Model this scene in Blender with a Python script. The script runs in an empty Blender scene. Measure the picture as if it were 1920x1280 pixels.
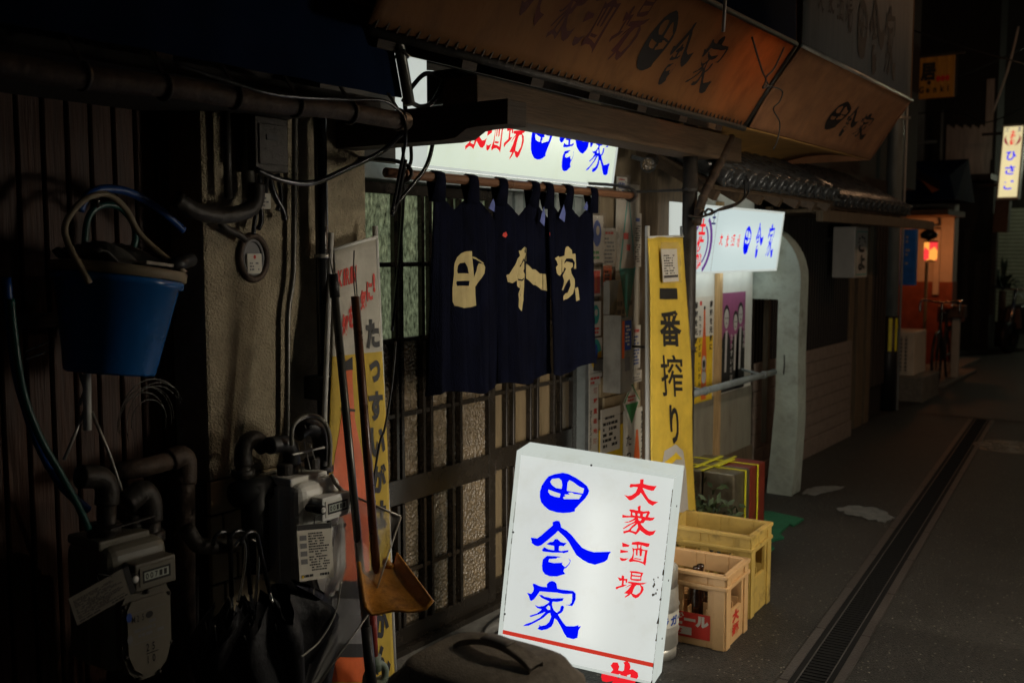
import bpy, bmesh, math, random
from mathutils import Vector, Matrix
from mathutils.geometry import tessellate_polygon
V = Vector
random.seed(7)
sc = bpy.context.scene
COL = sc.collection

# ------------------------------------------------------------------ camera
FPX = 1900.0
CAM = V((0, 0, 1.6))
pit = math.atan(168 / FPX)
azi = math.atan((2280 - 960) / FPX * math.cos(pit))
FW = V((math.cos(azi) * math.cos(pit), math.sin(azi) * math.cos(pit), -math.sin(pit)))
RT = V((math.sin(azi), -math.cos(azi), 0))
UP = RT.cross(FW)
cd = bpy.data.cameras.new('camera'); co = bpy.data.objects.new('camera', cd); COL.objects.link(co)
co.matrix_world = Matrix(((RT.x, UP.x, -FW.x, CAM.x), (RT.y, UP.y, -FW.y, CAM.y), (RT.z, UP.z, -FW.z, CAM.z), (0, 0, 0, 1)))
cd.sensor_width = 36; cd.lens = FPX / 1920 * 36; cd.clip_start = 0.05; cd.clip_end = 500
cd.dof.use_dof = True; cd.dof.focus_distance = 3.4; cd.dof.aperture_fstop = 3.2
sc.camera = co

# ------------------------------------------------------------------ night sky, moon, exposure
wd = bpy.data.worlds.new('World'); sc.world = wd; wd.use_nodes = True
nt = wd.node_tree; nt.nodes.clear()
sky = nt.nodes.new('ShaderNodeTexSky'); sky.sky_type = 'NISHITA'; sky.sun_disc = False
sky.sun_elevation = math.radians(-2.5); sky.sun_rotation = math.radians(200)
bg = nt.nodes.new('ShaderNodeBackground'); wo = nt.nodes.new('ShaderNodeOutputWorld')
bg.inputs['Strength'].default_value = 0.05
nt.links.new(sky.outputs[0], bg.inputs[0]); nt.links.new(bg.outputs[0], wo.inputs[0])
sc.view_settings.view_transform = 'Standard'; sc.view_settings.look = 'None'
sc.view_settings.exposure = 0.0; sc.view_settings.gamma = 1.0
sc.cycles.max_bounces = 6; sc.cycles.diffuse_bounces = 3; sc.cycles.glossy_bounces = 3
sc.cycles.transparent_max_bounces = 12; sc.cycles.sample_clamp_indirect = 3.0
sc.cycles.caustics_reflective = False; sc.cycles.caustics_refractive = False

SIGN_E = 0.36          # brightness of the backlit sign faces
LAMP_W = 150.0         # the added, unseen lamp across the alley
BULB_W = 17.0           # bulb inside the awning
FAR_W = 290.0           # lamp further down the alley

# ------------------------------------------------------------------ pixel rays (only used to read positions off planes of known depth)
def ray(px, py): return FW + RT * ((px - 960) / FPX) + UP * ((640 - py) / FPX)
def oy(px, py, y): d = ray(px, py); return CAM + d * (y / d.y)
def oz(px, py, z=0.0): d = ray(px, py); return CAM + d * ((z - CAM.z) / d.z)
def ox(px, py, x): d = ray(px, py); return CAM + d * (x / d.x)

# ------------------------------------------------------------------ materials
def lin(h):
    h = h.lstrip('#'); c = [int(h[i:i + 2], 16) / 255 for i in (0, 2, 4)]
    return tuple(x / 12.92 if x <= .04045 else ((x + .055) / 1.055) ** 2.4 for x in c)
MATS = {}
def mat(name, col, rough=.6, metal=0., var=.25, vs=9., bump=0., bs=80., spec=.4, stain=0., stain_col=(.02, .015, .01), ss=3., stretch=(1, 1, 1), voro=False, emit=0., trans=0.):
    m = bpy.data.materials.new(name); m.use_nodes = True
    n = m.node_tree; L = n.links; b = n.nodes['Principled BSDF']
    tc = n.nodes.new('ShaderNodeTexCoord'); mp = n.nodes.new('ShaderNodeMapping'); mp.inputs['Scale'].default_value = stretch
    L.new(tc.outputs['Object'], mp.inputs[0])
    no = n.nodes.new('ShaderNodeTexNoise'); no.inputs['Scale'].default_value = vs; no.inputs['Detail'].default_value = 6; no.inputs['Roughness'].default_value = .65
    L.new(mp.outputs[0], no.inputs['Vector'])
    cr = n.nodes.new('ShaderNodeMix'); cr.data_type = 'RGBA'
    cr.inputs[6].default_value = (*[c * (1 - var) for c in col], 1); cr.inputs[7].default_value = (*[min(1, c * (1 + var)) for c in col], 1)
    mr = n.nodes.new('ShaderNodeMapRange'); mr.inputs[1].default_value = .3; mr.inputs[2].default_value = .7
    L.new(no.outputs['Fac'], mr.inputs[0]); L.new(mr.outputs[0], cr.inputs[0])
    out = cr.outputs[2]
    if stain:
        n2 = n.nodes.new('ShaderNodeTexNoise'); n2.inputs['Scale'].default_value = ss; n2.inputs['Detail'].default_value = 8; n2.inputs['Roughness'].default_value = .7
        L.new(mp.outputs[0], n2.inputs['Vector'])
        m2 = n.nodes.new('ShaderNodeMapRange'); m2.inputs[1].default_value = .5; m2.inputs[2].default_value = .68; m2.inputs[4].default_value = stain
        L.new(n2.outputs['Fac'], m2.inputs[0])
        c2 = n.nodes.new('ShaderNodeMix'); c2.data_type = 'RGBA'; c2.inputs[7].default_value = (*stain_col, 1)
        L.new(m2.outputs[0], c2.inputs[0]); L.new(out, c2.inputs[6]); out = c2.outputs[2]
    L.new(out, b.inputs['Base Color'])
    r2 = n.nodes.new('ShaderNodeMapRange'); r2.inputs[3].default_value = max(.05, rough - .12); r2.inputs[4].default_value = min(1, rough + .12)
    L.new(no.outputs['Fac'], r2.inputs[0]); L.new(r2.outputs[0], b.inputs['Roughness'])
    b.inputs['Metallic'].default_value = metal; b.inputs['Specular IOR Level'].default_value = spec
    if bump:
        if voro:
            nb = n.nodes.new('ShaderNodeTexVoronoi'); nb.inputs['Scale'].default_value = bs; h = nb.outputs['Distance']
        else:
            nb = n.nodes.new('ShaderNodeTexNoise'); nb.inputs['Scale'].default_value = bs; nb.inputs['Detail'].default_value = 4; h = nb.outputs['Fac']
        L.new(mp.outputs[0], nb.inputs['Vector'])
        bp = n.nodes.new('ShaderNodeBump'); bp.inputs['Strength'].default_value = bump; bp.inputs['Distance'].default_value = .01
        L.new(h, bp.inputs['Height']); L.new(bp.outputs[0], b.inputs['Normal'])
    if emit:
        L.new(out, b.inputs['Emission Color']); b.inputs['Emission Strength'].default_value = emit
    if trans:
        tr = n.nodes.new('ShaderNodeBsdfTranslucent'); L.new(out, tr.inputs[0])
        mx = n.nodes.new('ShaderNodeMixShader'); mx.inputs[0].default_value = trans
        L.new(b.outputs[0], mx.inputs[1]); L.new(tr.outputs[0], mx.inputs[2]); L.new(mx.outputs[0], n.nodes['Material Output'].inputs[0])
    MATS[name] = m; return m
def lit(name, col, s, tubes=.0, dirt=0.):
    """backlit acrylic: gives off light itself and lets the tubes inside shine through"""
    m = bpy.data.materials.new(name); m.use_nodes = True; n = m.node_tree; n.nodes.clear(); L = n.links
    o = n.nodes.new('ShaderNodeOutputMaterial'); e = n.nodes.new('ShaderNodeEmission'); e.inputs[0].default_value = (*col, 1); e.inputs[1].default_value = s
    if dirt:
        tc = n.nodes.new('ShaderNodeTexCoord'); no = n.nodes.new('ShaderNodeTexNoise'); no.inputs['Scale'].default_value = 7; no.inputs['Detail'].default_value = 9; no.inputs['Roughness'].default_value = .7
        L.new(tc.outputs['Object'], no.inputs['Vector']); mr = n.nodes.new('ShaderNodeMapRange'); mr.inputs[1].default_value = .52; mr.inputs[2].default_value = .78; mr.inputs[4].default_value = dirt; L.new(no.outputs['Fac'], mr.inputs[0])
        cm = n.nodes.new('ShaderNodeMix'); cm.data_type = 'RGBA'; cm.inputs[6].default_value = (*col, 1); cm.inputs[7].default_value = (col[0] * .62, col[1] * .55, col[2] * .40, 1); L.new(mr.outputs[0], cm.inputs[0]); L.new(cm.outputs[2], e.inputs[0])
    if tubes:
        t = n.nodes.new('ShaderNodeBsdfTranslucent'); t.inputs[0].default_value = (*[c * tubes for c in col], 1)
        g = n.nodes.new('ShaderNodeBsdfGlossy'); g.inputs[0].default_value = (.04, .04, .04, 1); g.inputs['Roughness'].default_value = .15
        a = n.nodes.new('ShaderNodeAddShader'); L.new(e.outputs[0], a.inputs[0]); L.new(t.outputs[0], a.inputs[1])
        a2 = n.nodes.new('ShaderNodeAddShader'); L.new(a.outputs[0], a2.inputs[0]); L.new(g.outputs[0], a2.inputs[1]); L.new(a2.outputs[0], o.inputs[0])
    else: L.new(e.outputs[0], o.inputs[0])
    MATS[name] = m; return m
def clear(name, col, alpha, rough=.1):
    m = bpy.data.materials.new(name); m.use_nodes = True; n = m.node_tree; L = n.links; b = n.nodes['Principled BSDF']
    b.inputs['Base Color'].default_value = (*col, 1); b.inputs['Roughness'].default_value = rough; b.inputs['Alpha'].default_value = alpha
    tc = n.nodes.new('ShaderNodeTexCoord'); nb = n.nodes.new('ShaderNodeTexNoise'); nb.inputs['Scale'].default_value = 14; nb.inputs['Detail'].default_value = 5
    L.new(tc.outputs['Object'], nb.inputs['Vector']); bp = n.nodes.new('ShaderNodeBump'); bp.inputs['Strength'].default_value = .8; bp.inputs['Distance'].default_value = .02
    L.new(nb.outputs['Fac'], bp.inputs['Height']); L.new(bp.outputs[0], b.inputs['Normal'])
    MATS[name] = m; return m

mat('asphalt', (.031, .029, .025), .55, var=.8, vs=48, bump=1.0, bs=110, stain=.9, stain_col=(.010, .0095, .009), ss=.85)
n_ = MATS['asphalt'].node_tree; b_ = n_.nodes['Principled BSDF']; src = b_.inputs['Base Color'].links[0].from_socket
vo = n_.nodes.new('ShaderNodeTexVoronoi'); vo.inputs['Scale'].default_value = 40; n_.links.new(n_.nodes['Texture Coordinate'].outputs['Object'], vo.inputs['Vector'])
mv = n_.nodes.new('ShaderNodeMapRange'); mv.inputs[1].default_value = .10; mv.inputs[2].default_value = .22; mv.inputs[3].default_value = .8; mv.inputs[4].default_value = 0; n_.links.new(vo.outputs['Distance'], mv.inputs[0])
gn = n_.nodes.new('ShaderNodeTexWhiteNoise'); n_.links.new(vo.outputs['Position'], gn.inputs['Vector']); gt = n_.nodes.new('ShaderNodeMath'); gt.operation = 'GREATER_THAN'; gt.inputs[1].default_value = .55; n_.links.new(gn.outputs['Value'], gt.inputs[0])
gm = n_.nodes.new('ShaderNodeMath'); gm.operation = 'MULTIPLY'; n_.links.new(mv.outputs[0], gm.inputs[0]); n_.links.new(gt.outputs[0], gm.inputs[1])
gx = n_.nodes.new('ShaderNodeMix'); gx.data_type = 'RGBA'; gx.inputs[7].default_value = (.26, .24, .19, 1); n_.links.new(gm.outputs[0], gx.inputs[0]); n_.links.new(src, gx.inputs[6]); n_.links.new(gx.outputs[2], b_.inputs['Base Color'])
mat('concrete', (.16, .15, .13), .8, var=.3, vs=25, bump=.3, bs=90, stain=.6, stain_col=(.05, .045, .04), ss=3)
mat('pale_concrete', (.14, .145, .135), .75, var=.25, vs=20, bump=.3, bs=60, stain=.6, stain_col=(.2, .2, .18), ss=5)
mat('kerb', (.055, .047, .042), .5, var=.35, vs=30, bump=.3, bs=90)
mat('grating', (.008, .008, .008), .75, var=.3, spec=.15)
mat('manhole_iron', (.20, .18, .15), .4, metal=.5, var=.3)
mat('steel_edge', (.10, .09, .085), .5, metal=.5)
mat('stucco', (.36, .30, .20), .85, var=.22, vs=14, bump=1.0, bs=150, stain=.5, stain_col=(.10, .08, .05), ss=3)
mat('siding', (.050, .019, .008), .6, var=.45, vs=7, stretch=(9, 9, .5), bump=.35, bs=14)
mat('groove', (.01, .007, .005), .8)
mat('tile', (.42, .33, .2), .4, var=.25, vs=12, stain=.6, stain_col=(.16, .12, .07), ss=6)
mat('grout', (.05, .04, .03), .9)
mat('bronze', (.036, .029, .022), .26, metal=.45, var=.3, spec=.6)
mat('alu', (.42, .46, .44), .4, metal=.5, var=.15, stain=.5, stain_col=(.16, .17, .16), ss=8)
mat('glass_frost', (.17, .125, .075), .22, var=.35, vs=30, bump=1., bs=75, voro=True, spec=.7)
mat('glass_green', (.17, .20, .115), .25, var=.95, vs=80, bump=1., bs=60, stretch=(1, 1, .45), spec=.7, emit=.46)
mat('glass_plain', (.17, .125, .07), .3, var=.25, vs=4, stretch=(6, 6, .4), spec=.5)
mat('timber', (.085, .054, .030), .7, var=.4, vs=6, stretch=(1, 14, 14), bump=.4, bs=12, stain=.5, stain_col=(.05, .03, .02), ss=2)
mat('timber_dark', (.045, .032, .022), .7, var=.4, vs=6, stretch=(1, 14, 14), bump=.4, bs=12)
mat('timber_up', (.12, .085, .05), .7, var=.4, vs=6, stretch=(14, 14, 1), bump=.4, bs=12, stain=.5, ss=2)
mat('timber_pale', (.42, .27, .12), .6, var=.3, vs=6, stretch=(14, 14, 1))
mat('board', (.17, .13, .08), .75, var=.3, vs=5, stretch=(8, 8, 1))
mat('plaster', (.30, .34, .295), .8, var=.25, vs=9, bump=.4, bs=40, stain=.9, stain_col=(.10, .10, .08), ss=4.5)
mat('panel_white', (.60, .60, .54), .6, var=.1, vs=5, stain=.4, stain_col=(.35, .32, .24), ss=4)
mat('panel_pink', (.24, .22, .165), .7, var=.2, vs=6, stain=.7, stain_col=(.10, .075, .05), ss=3, stretch=(4, 4, 1))
mat('roof_tile', (.055, .058, .06), .28, metal=.1, var=.4, vs=18, spec=.7)
mat('block', (.17, .135, .11), .8, var=.25, vs=18, bump=.4, bs=60)
mat('dark_wall', (.022, .018, .015), .8, var=.5, vs=5, stretch=(8, 8, .6))
mat('black', (.012, .012, .012), .45, var=.3)
mat('black_gloss', (.010, .010, .011), .22, var=.3, spec=.6)
mat('black_cloth', (.012, .012, .014), .6, var=.3, bump=.3, bs=60)
mat('iron', (.038, .033, .028), .5, metal=.3, var=.4, vs=20, bump=.3, bs=60)
mat('rusty', (.062, .042, .030), .6, metal=.3, var=.5, vs=25, bump=.4, bs=60)
mat('chrome', (.55, .55, .53), .2, metal=1., var=.1)
mat('steel', (.40, .385, .34), .34, metal=.4, var=.5, vs=5, stretch=(1, 1, .6), stain=.4, stain_col=(.16, .15, .13), ss=5)
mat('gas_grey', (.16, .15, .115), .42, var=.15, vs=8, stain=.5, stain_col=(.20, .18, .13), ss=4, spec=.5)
mat('gas_white', (.80, .80, .76), .36, var=.06, vs=8, spec=.5)  # lightened meter paint; the brighter light by the door is in the colour
mat('gas_dimmed', (.145, .13, .10), .42, var=.15, vs=8, spec=.5, stain=.4, stain_col=(.15, .13, .09), ss=6)  # darkened meter paint; the dim left corner is in the colour
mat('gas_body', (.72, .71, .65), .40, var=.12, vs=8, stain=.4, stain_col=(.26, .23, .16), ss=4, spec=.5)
mat('lcd', (.42, .46, .40), .25, var=.08)
mat('ink', (.015, .014, .013), .6, var=.1)
mat('paper', (.58, .55, .47), .7, var=.12, vs=6, stain=.35, stain_col=(.38, .33, .25), ss=6)
mat('paper_dim', (.45, .41, .34), .7, var=.15, vs=8)
mat('paper_dimmed', (.16, .145, .115), .7, var=.2, vs=8)  # tag paper darkened to carry the dim light of the left corner
mat('red_ink', (.55, .035, .02), .55, var=.15)
mat('blue_ink', (.02, .06, .28), .55, var=.15)
mat('teal_ink', (.03, .30, .26), .5, var=.2)
mat('green_ink', (.05, .22, .07), .5, var=.2)
mat('yellow_ink', (.72, .48, .02), .55, var=.12, vs=12)
mat('purple_ink', (.27, .075, .17), .6, var=.2)
mat('orange_ink', (.65, .12, .025), .45, var=.2)
mat('mid_grey', (.16, .16, .16), .6, var=.2)
mat('cloth_white', (.55, .52, .44), .8, var=.15, vs=10, stain=.5, stain_col=(.26, .23, .17), ss=4, trans=.15)
mat('cloth_yellow', (.62, .43, .05), .7, var=.15, vs=9, stain=.35, stain_col=(.42, .26, .03), ss=5, trans=.15)
mat('noren', (.003, .0038, .0105), .95, var=.5, vs=30, bump=.5, bs=260, spec=.05, stain=.5, stain_col=(.007, .009, .022), ss=3.5, stretch=(1, 1, .35))
mat('noren_back', (.11, .14, .38), .85, var=.1)
mat('cream_print', (.46, .37, .17), .85, var=.12, vs=20)
mat('bamboo', (.15, .07, .035), .45, var=.4, vs=10, stretch=(.6, 9, 9))
mat('canvas_orange', (.29, .128, .042), .75, var=.3, vs=5, stretch=(2, 1, 1), bump=.2, bs=18, trans=.40, stain=.6, stain_col=(.16, .06, .025), ss=2.5)
mat('canvas_rust', (.26, .115, .05), .75, var=.25, vs=9, bump=.2, bs=40, stain=.5, stain_col=(.14, .055, .025), ss=2.5)
mat('canvas_ochre', (.42, .22, .06), .75, var=.25, vs=5)
mat('canvas_grey', (.13, .13, .125), .75, var=.25, vs=6, stretch=(8, 8, .5), stain=.5, stain_col=(.09, .085, .08), ss=3)
mat('canvas_navy', (.006, .014, .040), .9, var=.3, vs=4, spec=.05)
mat('canvas_faded', (.032, .032, .032), .8, var=.4, vs=30)
mat('canvas_ink', (.012, .009, .008), .7)
mat('canvas_red', (.075, .012, .008), .7)
mat('plastic_blue', (.010, .13, .42), .26, var=.15, vs=6, spec=.5, stain=.3, stain_col=(.01, .05, .14), ss=5)
mat('plastic_tan', (.28, .22, .14), .5, var=.2)
mat('hose_green', (.012, .075, .06), .35, var=.2)
mat('hose_blue', (.012, .06, .24), .35, var=.2)
mat('rag', (.10, .10, .09), .9, var=.4, vs=15, bump=.6, bs=30)
mat('crate_tan', (.62, .38, .17), .42, var=.12, vs=6, stain=.6, stain_col=(.34, .19, .08), ss=6)
mat('crate_yellow', (.54, .37, .095), .45, var=.2, vs=7, stain=.85, stain_col=(.12, .075, .02), ss=6)
mat('tin', (.22, .19, .13), .35, metal=.7, var=.35, vs=12, stain=.6, stain_col=(.10, .045, .02), ss=5)
mat('tin_red', (.22, .035, .02), .4, metal=.3, var=.3)
mat('strap', (.75, .70, .03), .4, var=.1)
mat('mat_green', (.012, .12, .055), .8, var=.3, vs=40, bump=.5, bs=120)
mat('leaf', (.035, .06, .022), .55, var=.5, vs=20)
mat('leaf_dark', (.02, .035, .018), .55, var=.5, vs=20)
mat('bin', (.30, .26, .21), .58, var=.3, vs=40, bump=.35, bs=200, stain=.4, stain_col=(.10, .09, .07), ss=8)
mat('bin_grip', (.30, .28, .25), .6, var=.15)
mat('shovel', (.44, .19, .025), .45, var=.4, vs=10, stain=.95, stain_col=(.07, .025, .008), ss=9, bump=.3, bs=30)
mat('handle_brown', (.10, .038, .02), .3, var=.4, vs=10, spec=.6)
mat('handle_grey', (.10, .095, .08), .3, metal=.5, var=.3, spec=.6)
mat('handle_red', (.28, .04, .03), .4)
mat('brush_green', (.16, .20, .15), .5)
mat('bottle', (.03, .012, .006), .1, spec=.8)
mat('frame_white', (.62, .62, .58), .45, var=.1, vs=6, stain=.35, stain_col=(.36, .30, .18), ss=6)
mat('rust_line', (.16, .09, .03), .8, var=.4, vs=40)
mat('pole_grey', (.19, .22, .22), .45, var=.3, vs=8, stretch=(1, 1, .3), spec=.5)
mat('far_white', (.5, .46, .40), .7, var=.1)
mat('far_red', (.22, .06, .03), .6, var=.25)
mat('far_blue', (.03, .17, .62), .4)
mat('far_brown', (.10, .055, .03), .7, var=.35)
mat('far_corrugated', (.45, .37, .32), .7, var=.3, vs=5, stretch=(6, 6, .4))
mat('shutter', (.40, .42, .32), .55, var=.15)
mat('genki', (.42, .21, .03), .6, var=.35, vs=5, stretch=(9, 9, .6))
mat('ac_cream', (.60, .53, .43), .5, var=.12)
mat('screen_white', (.42, .40, .37), .5, var=.1)
lit('sign_face', (.97, 1.0, .97), SIGN_E * 1.3, .42, .3)
lit('sign_glow', (1.0, 1.0, .90), 1.3); lit('sign_glow_cool', (.86, .985, 1.0), 2.8)
lit('sign_face_cool', (.86, .985, 1.0), SIGN_E * 1.0, .5)
lit('sign_face_warm', (.94, 1.0, .86), SIGN_E * .62, .9, .5)
lit('sign_back', (1.0, .94, .84), SIGN_E * 9.0)  # rear face boosted far above the front to brighten the crates
lit('sign_red', (1.0, .018, .028), .85); lit('sign_blue', (.0, .004, 1.0), .95); lit('sign_navy', (.01, .02, .22), .5)
lit('sign_purple', (.24, .08, .42), .55); lit('sign_band', (.62, .04, .022), .9); lit('sign_wine', (.35, .03, .05), .8)
lit('vend_fill', (1, .91, .76), 21.0); lit('far_sign', (1.0, .84, .46), .72, .3)  # vending machine glow is added soft fill
lit('tube', (1, .98, .9), 2.3)
lit('sign_case', (.94, 1.0, .93), .47, .2, .35)
lit('lantern_red', (1.0, .05, .05), 1.0); lit('lantern_yellow', (1.0, .36, .06), 1.2)
lit('globe', (1, .85, .62), 6.0)
clear('vinyl', (.72, .70, .64), .46, .25)
clear('wrap', (.45, .40, .36), .16, .12)

# ------------------------------------------------------------------ mesh building
class Fr:
    """a flat frame in space: a point o and two axes; n points out of its front"""
    def __init__(s, o, u, v): s.o = V(o); s.u = V(u); s.v = V(v); s.n = s.u.cross(s.v).normalized()
    def __call__(s, a, b, c=0.): return s.o + s.u * a + s.v * b + s.n * c
    def inv(s, p): d = p - s.o; return (d.dot(s.u) / s.u.length_squared, d.dot(s.v) / s.v.length_squared)
    def px(s, x, y): d = ray(x, y); t = (s.o - CAM).dot(s.n) / d.dot(s.n); return s.inv(CAM + d * t)
def front(y, x=0., z=0.): return Fr((x, y, z), (1, 0, 0), (0, 0, 1))          # faces the street
def side(x, y=0., z=0.): return Fr((x, y, z), (0, -1, 0), (0, 0, 1))          # faces back along the street

class MB:
    def __init__(s): s.v = []; s.f = []; s.mi = []; s.m = 0; s.sm = []
    def add(s, vs, fs, smooth=False):
        b = len(s.v); s.v += [V(p) for p in vs]
        for f in fs: s.f.append([b + i for i in f]); s.mi.append(s.m); s.sm.append(smooth)
        return s
    def box(s, x0, x1, y0, y1, z0, z1):
        return s.hexa([(x0, y0, z0), (x1, y0, z0), (x1, y1, z0), (x0, y1, z0), (x0, y0, z1), (x1, y0, z1), (x1, y1, z1), (x0, y1, z1)])
    def hexa(s, p): return s.add(p, [(3, 2, 1, 0), (4, 5, 6, 7), (0, 1, 5, 4), (1, 2, 6, 5), (2, 3, 7, 6), (3, 0, 4, 7)])
    def fbox(s, F, a0, a1, b0, b1, c0, c1):
        return s.hexa([F(a0, b0, c0), F(a1, b0, c0), F(a1, b1, c0), F(a0, b1, c0), F(a0, b0, c1), F(a1, b0, c1), F(a1, b1, c1), F(a0, b1, c1)])
    def bar(s, p, q, w, h=None, up=(0, 0, 1)):
        p = V(p); q = V(q); d = (q - p).normalized(); a = d.cross(V(up))
        if a.length < 1e-4: a = d.cross(V((1, 0, 0)))
        a = a.normalized() * (w / 2); b = a.cross(d).normalized() * ((h or w) / 2)
        return s.hexa([p - a - b, p + a - b, p + a + b, p - a + b, q - a - b, q + a - b, q + a + b, q - a + b])
    def tube(s, pts, r, n=10, closed=False, caps=True):
        pts = [V(p) for p in pts]; N = len(pts); rs = r if isinstance(r, (list, tuple)) else [r] * N
        vs = []; prev = None
        for i, p in enumerate(pts):
            a = pts[(i - 1) % N] if (closed or i) else p; b = pts[(i + 1) % N] if (closed or i < N - 1) else p
            t = (b - a).normalized()
            if prev is None: prev = t.orthogonal().normalized()
            x = (prev - t * prev.dot(t))
            x = x.normalized() if x.length > 1e-5 else t.orthogonal().normalized(); prev = x; y = t.cross(x)
            vs += [p + (x * math.cos(k * 2 * math.pi / n) + y * math.sin(k * 2 * math.pi / n)) * rs[i] for k in range(n)]
        fs = []
        for i in range(N if closed else N - 1):
            j = (i + 1) % N
            fs += [(i * n + k, i * n + (k + 1) % n, j * n + (k + 1) % n, j * n + k) for k in range(n)]
        if caps and not closed: fs += [tuple(range(n - 1, -1, -1)), tuple((N - 1) * n + k for k in range(n))]
        return s.add(vs, fs, True)
    def cyl(s, p, q, r, n=16, r2=None): return s.tube([p, q], [r, r if r2 is None else r2], n)
    def lathe(s, prof, o, ax=(0, 0, 1), n=28, sx=1., sy=1.):
        ax = V(ax).normalized(); x = V((1, 0, 0)) if abs(ax.z) > .5 else V((0, 0, 1)).cross(ax).normalized()
        x = (x - ax * x.dot(ax)).normalized(); y = ax.cross(x); o = V(o)
        vs = []; fs = []
        for (r, h) in prof: vs += [o + ax * h + x * (r * sx * math.cos(k * 2 * math.pi / n)) + y * (r * sy * math.sin(k * 2 * math.pi / n)) for k in range(n)]
        for i in range(len(prof) - 1): fs += [(i * n + k, i * n + (k + 1) % n, (i + 1) * n + (k + 1) % n, (i + 1) * n + k) for k in range(n)]
        return s.add(vs, fs, True)
    def grid(s, fn, nu, nv, smooth=True):
        vs = [fn(i / nu, j / nv) for j in range(nv + 1) for i in range(nu + 1)]
        fs = [(j * (nu + 1) + i, j * (nu + 1) + i + 1, (j + 1) * (nu + 1) + i + 1, (j + 1) * (nu + 1) + i) for j in range(nv) for i in range(nu)]
        return s.add(vs, fs, smooth)
    def fill(s, loops, F, c=0.):
        pl = [[V((a, b, 0)) for a, b in l] for l in loops]
        flat = [p for l in loops for p in l]
        fs = []
        for t in tessellate_polygon(pl):
            a, b, d = (flat[i] for i in t)
            ar = (b[0] - a[0]) * (d[1] - a[1]) - (b[1] - a[1]) * (d[0] - a[0])
            fs.append(tuple(t) if ar > 0 else tuple(reversed(t)))
        return s.add([F(a, b, c) for a, b in flat], fs)
    def prism(s, loop, F, c0, c1):
        s.fill([loop], F, c1); n = len(loop)
        ar = sum(loop[i][0] * loop[(i + 1) % n][1] - loop[(i + 1) % n][0] * loop[i][1] for i in range(n))
        if ar < 0: loop = loop[::-1]
        vs = [F(a, b, c0) for a, b in loop] + [F(a, b, c1) for a, b in loop]
        s.add(vs, [(i, (i + 1) % n, n + (i + 1) % n, n + i) for i in range(n)] + [tuple(range(n - 1, -1, -1))])
        return s
    def text(s, ch, F, a, b, w, h, c=.0015, bold=.02):
        """one character or word fitted to a box"""
        vs, fs = glyph(ch, bold)
        xs = [p[0] for p in vs]; ys = [p[1] for p in vs]
        x0, x1, y0, y1 = min(xs), max(xs), min(ys), max(ys); kx = w / max(1e-6, x1 - x0); ky = h / max(1e-6, y1 - y0)
        return s.add([F(a + (p[0] - x0) * kx, b + (p[1] - y0) * ky, c) for p in vs], fs)
    def line(s, word, F, a, b, size, c=.0015, bold=.02, vertical=False, sx=1., sp=1.):
        """a run of characters keeping their natural size"""
        for k, ch in enumerate(word):
            if ch == ' ': continue
            vs, fs = glyph(ch, bold)
            da, db = (0, -k * size * sp) if vertical else (k * size * sx * sp, 0)
            s.add([F(a + da + p[0] * size * sx, b + db + p[1] * size, c) for p in vs], fs)
        return s
    def scribble(s, F, a, b, w, h, n, c=.0015, seed=1, dens=.8):
        rr = random.Random(seed); dh = h / n
        for i in range(n):
            x = 0; y = b + h - (i + .8) * dh; end = w * rr.uniform(.6, 1)
            while x < end:
                l = dh * rr.uniform(.4, 1.4)
                if rr.random() < dens and x + l < w: s.add([F(a + x, y, c), F(a + x + l, y, c), F(a + x + l, y + dh * .55, c), F(a + x, y + dh * .55, c)], [(0, 1, 2, 3)])
                x += l + dh * .2
        return s
    def rect(s, F, a0, a1, b0, b1, c=0.): return s.add([F(a0, b0, c), F(a1, b0, c), F(a1, b1, c), F(a0, b1, c)], [(0, 1, 2, 3)])
    def ell(s, F, a, b, ra, rb, c=0., n=24): return s.fill([[(a + ra * math.cos(k * 2 * math.pi / n), b + rb * math.sin(k * 2 * math.pi / n)) for k in range(n)]], F, c)
    def build(s, name, mats, parent=None, base=None, bevel=0., seg=2, solid=0., subd=0):
        me = bpy.data.meshes.new(name); o = bpy.data.objects.new(name, me); COL.objects.link(o)
        if parent is not None:
            r = parent
            while r.parent: r = r.parent
            off = V(r.location); o.parent = parent
            if parent.parent or parent.type == 'MESH': o.location = (0, 0, 0)
        else:
            off = V(base) if base is not None else V((sum(p.x for p in s.v) / len(s.v), sum(p.y for p in s.v) / len(s.v), min(p.z for p in s.v)))
            o.location = off
        me.from_pydata([tuple(p - off) for p in s.v], [], s.f)
        for m in ([mats] if isinstance(mats, str) else mats): me.materials.append(MATS[m])
        me.polygons.foreach_set('material_index', s.mi); me.polygons.foreach_set('use_smooth', s.sm); me.update()
        if bevel:
            b = o.modifiers.new('bevel', 'BEVEL'); b.width = bevel; b.segments = seg; b.limit_method = 'ANGLE'; b.angle_limit = math.radians(40); b.harden_normals = False
            me.polygons.foreach_set('use_smooth', [False] * len(me.polygons))
        if solid:
            q = o.modifiers.new('solid', 'SOLIDIFY'); q.thickness = solid; q.offset = 0
        if subd:
            q = o.modifiers.new('sub', 'SUBSURF'); q.levels = subd; q.render_levels = subd
        return o
def by_colour(mb, name, mats, parent):
    for k, mt in enumerate(mats):
        q = MB(); ids = [i for i, a in enumerate(mb.mi) if a == k]
        if not ids: continue
        mp = {}
        for i in ids:
            for w in mb.f[i]:
                if w not in mp: mp[w] = len(mp)
        q.add([mb.v[w] for w in mp], [[mp[w] for w in mb.f[i]] for i in ids]); q.build(name, mt, parent)
_gl = {}
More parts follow.
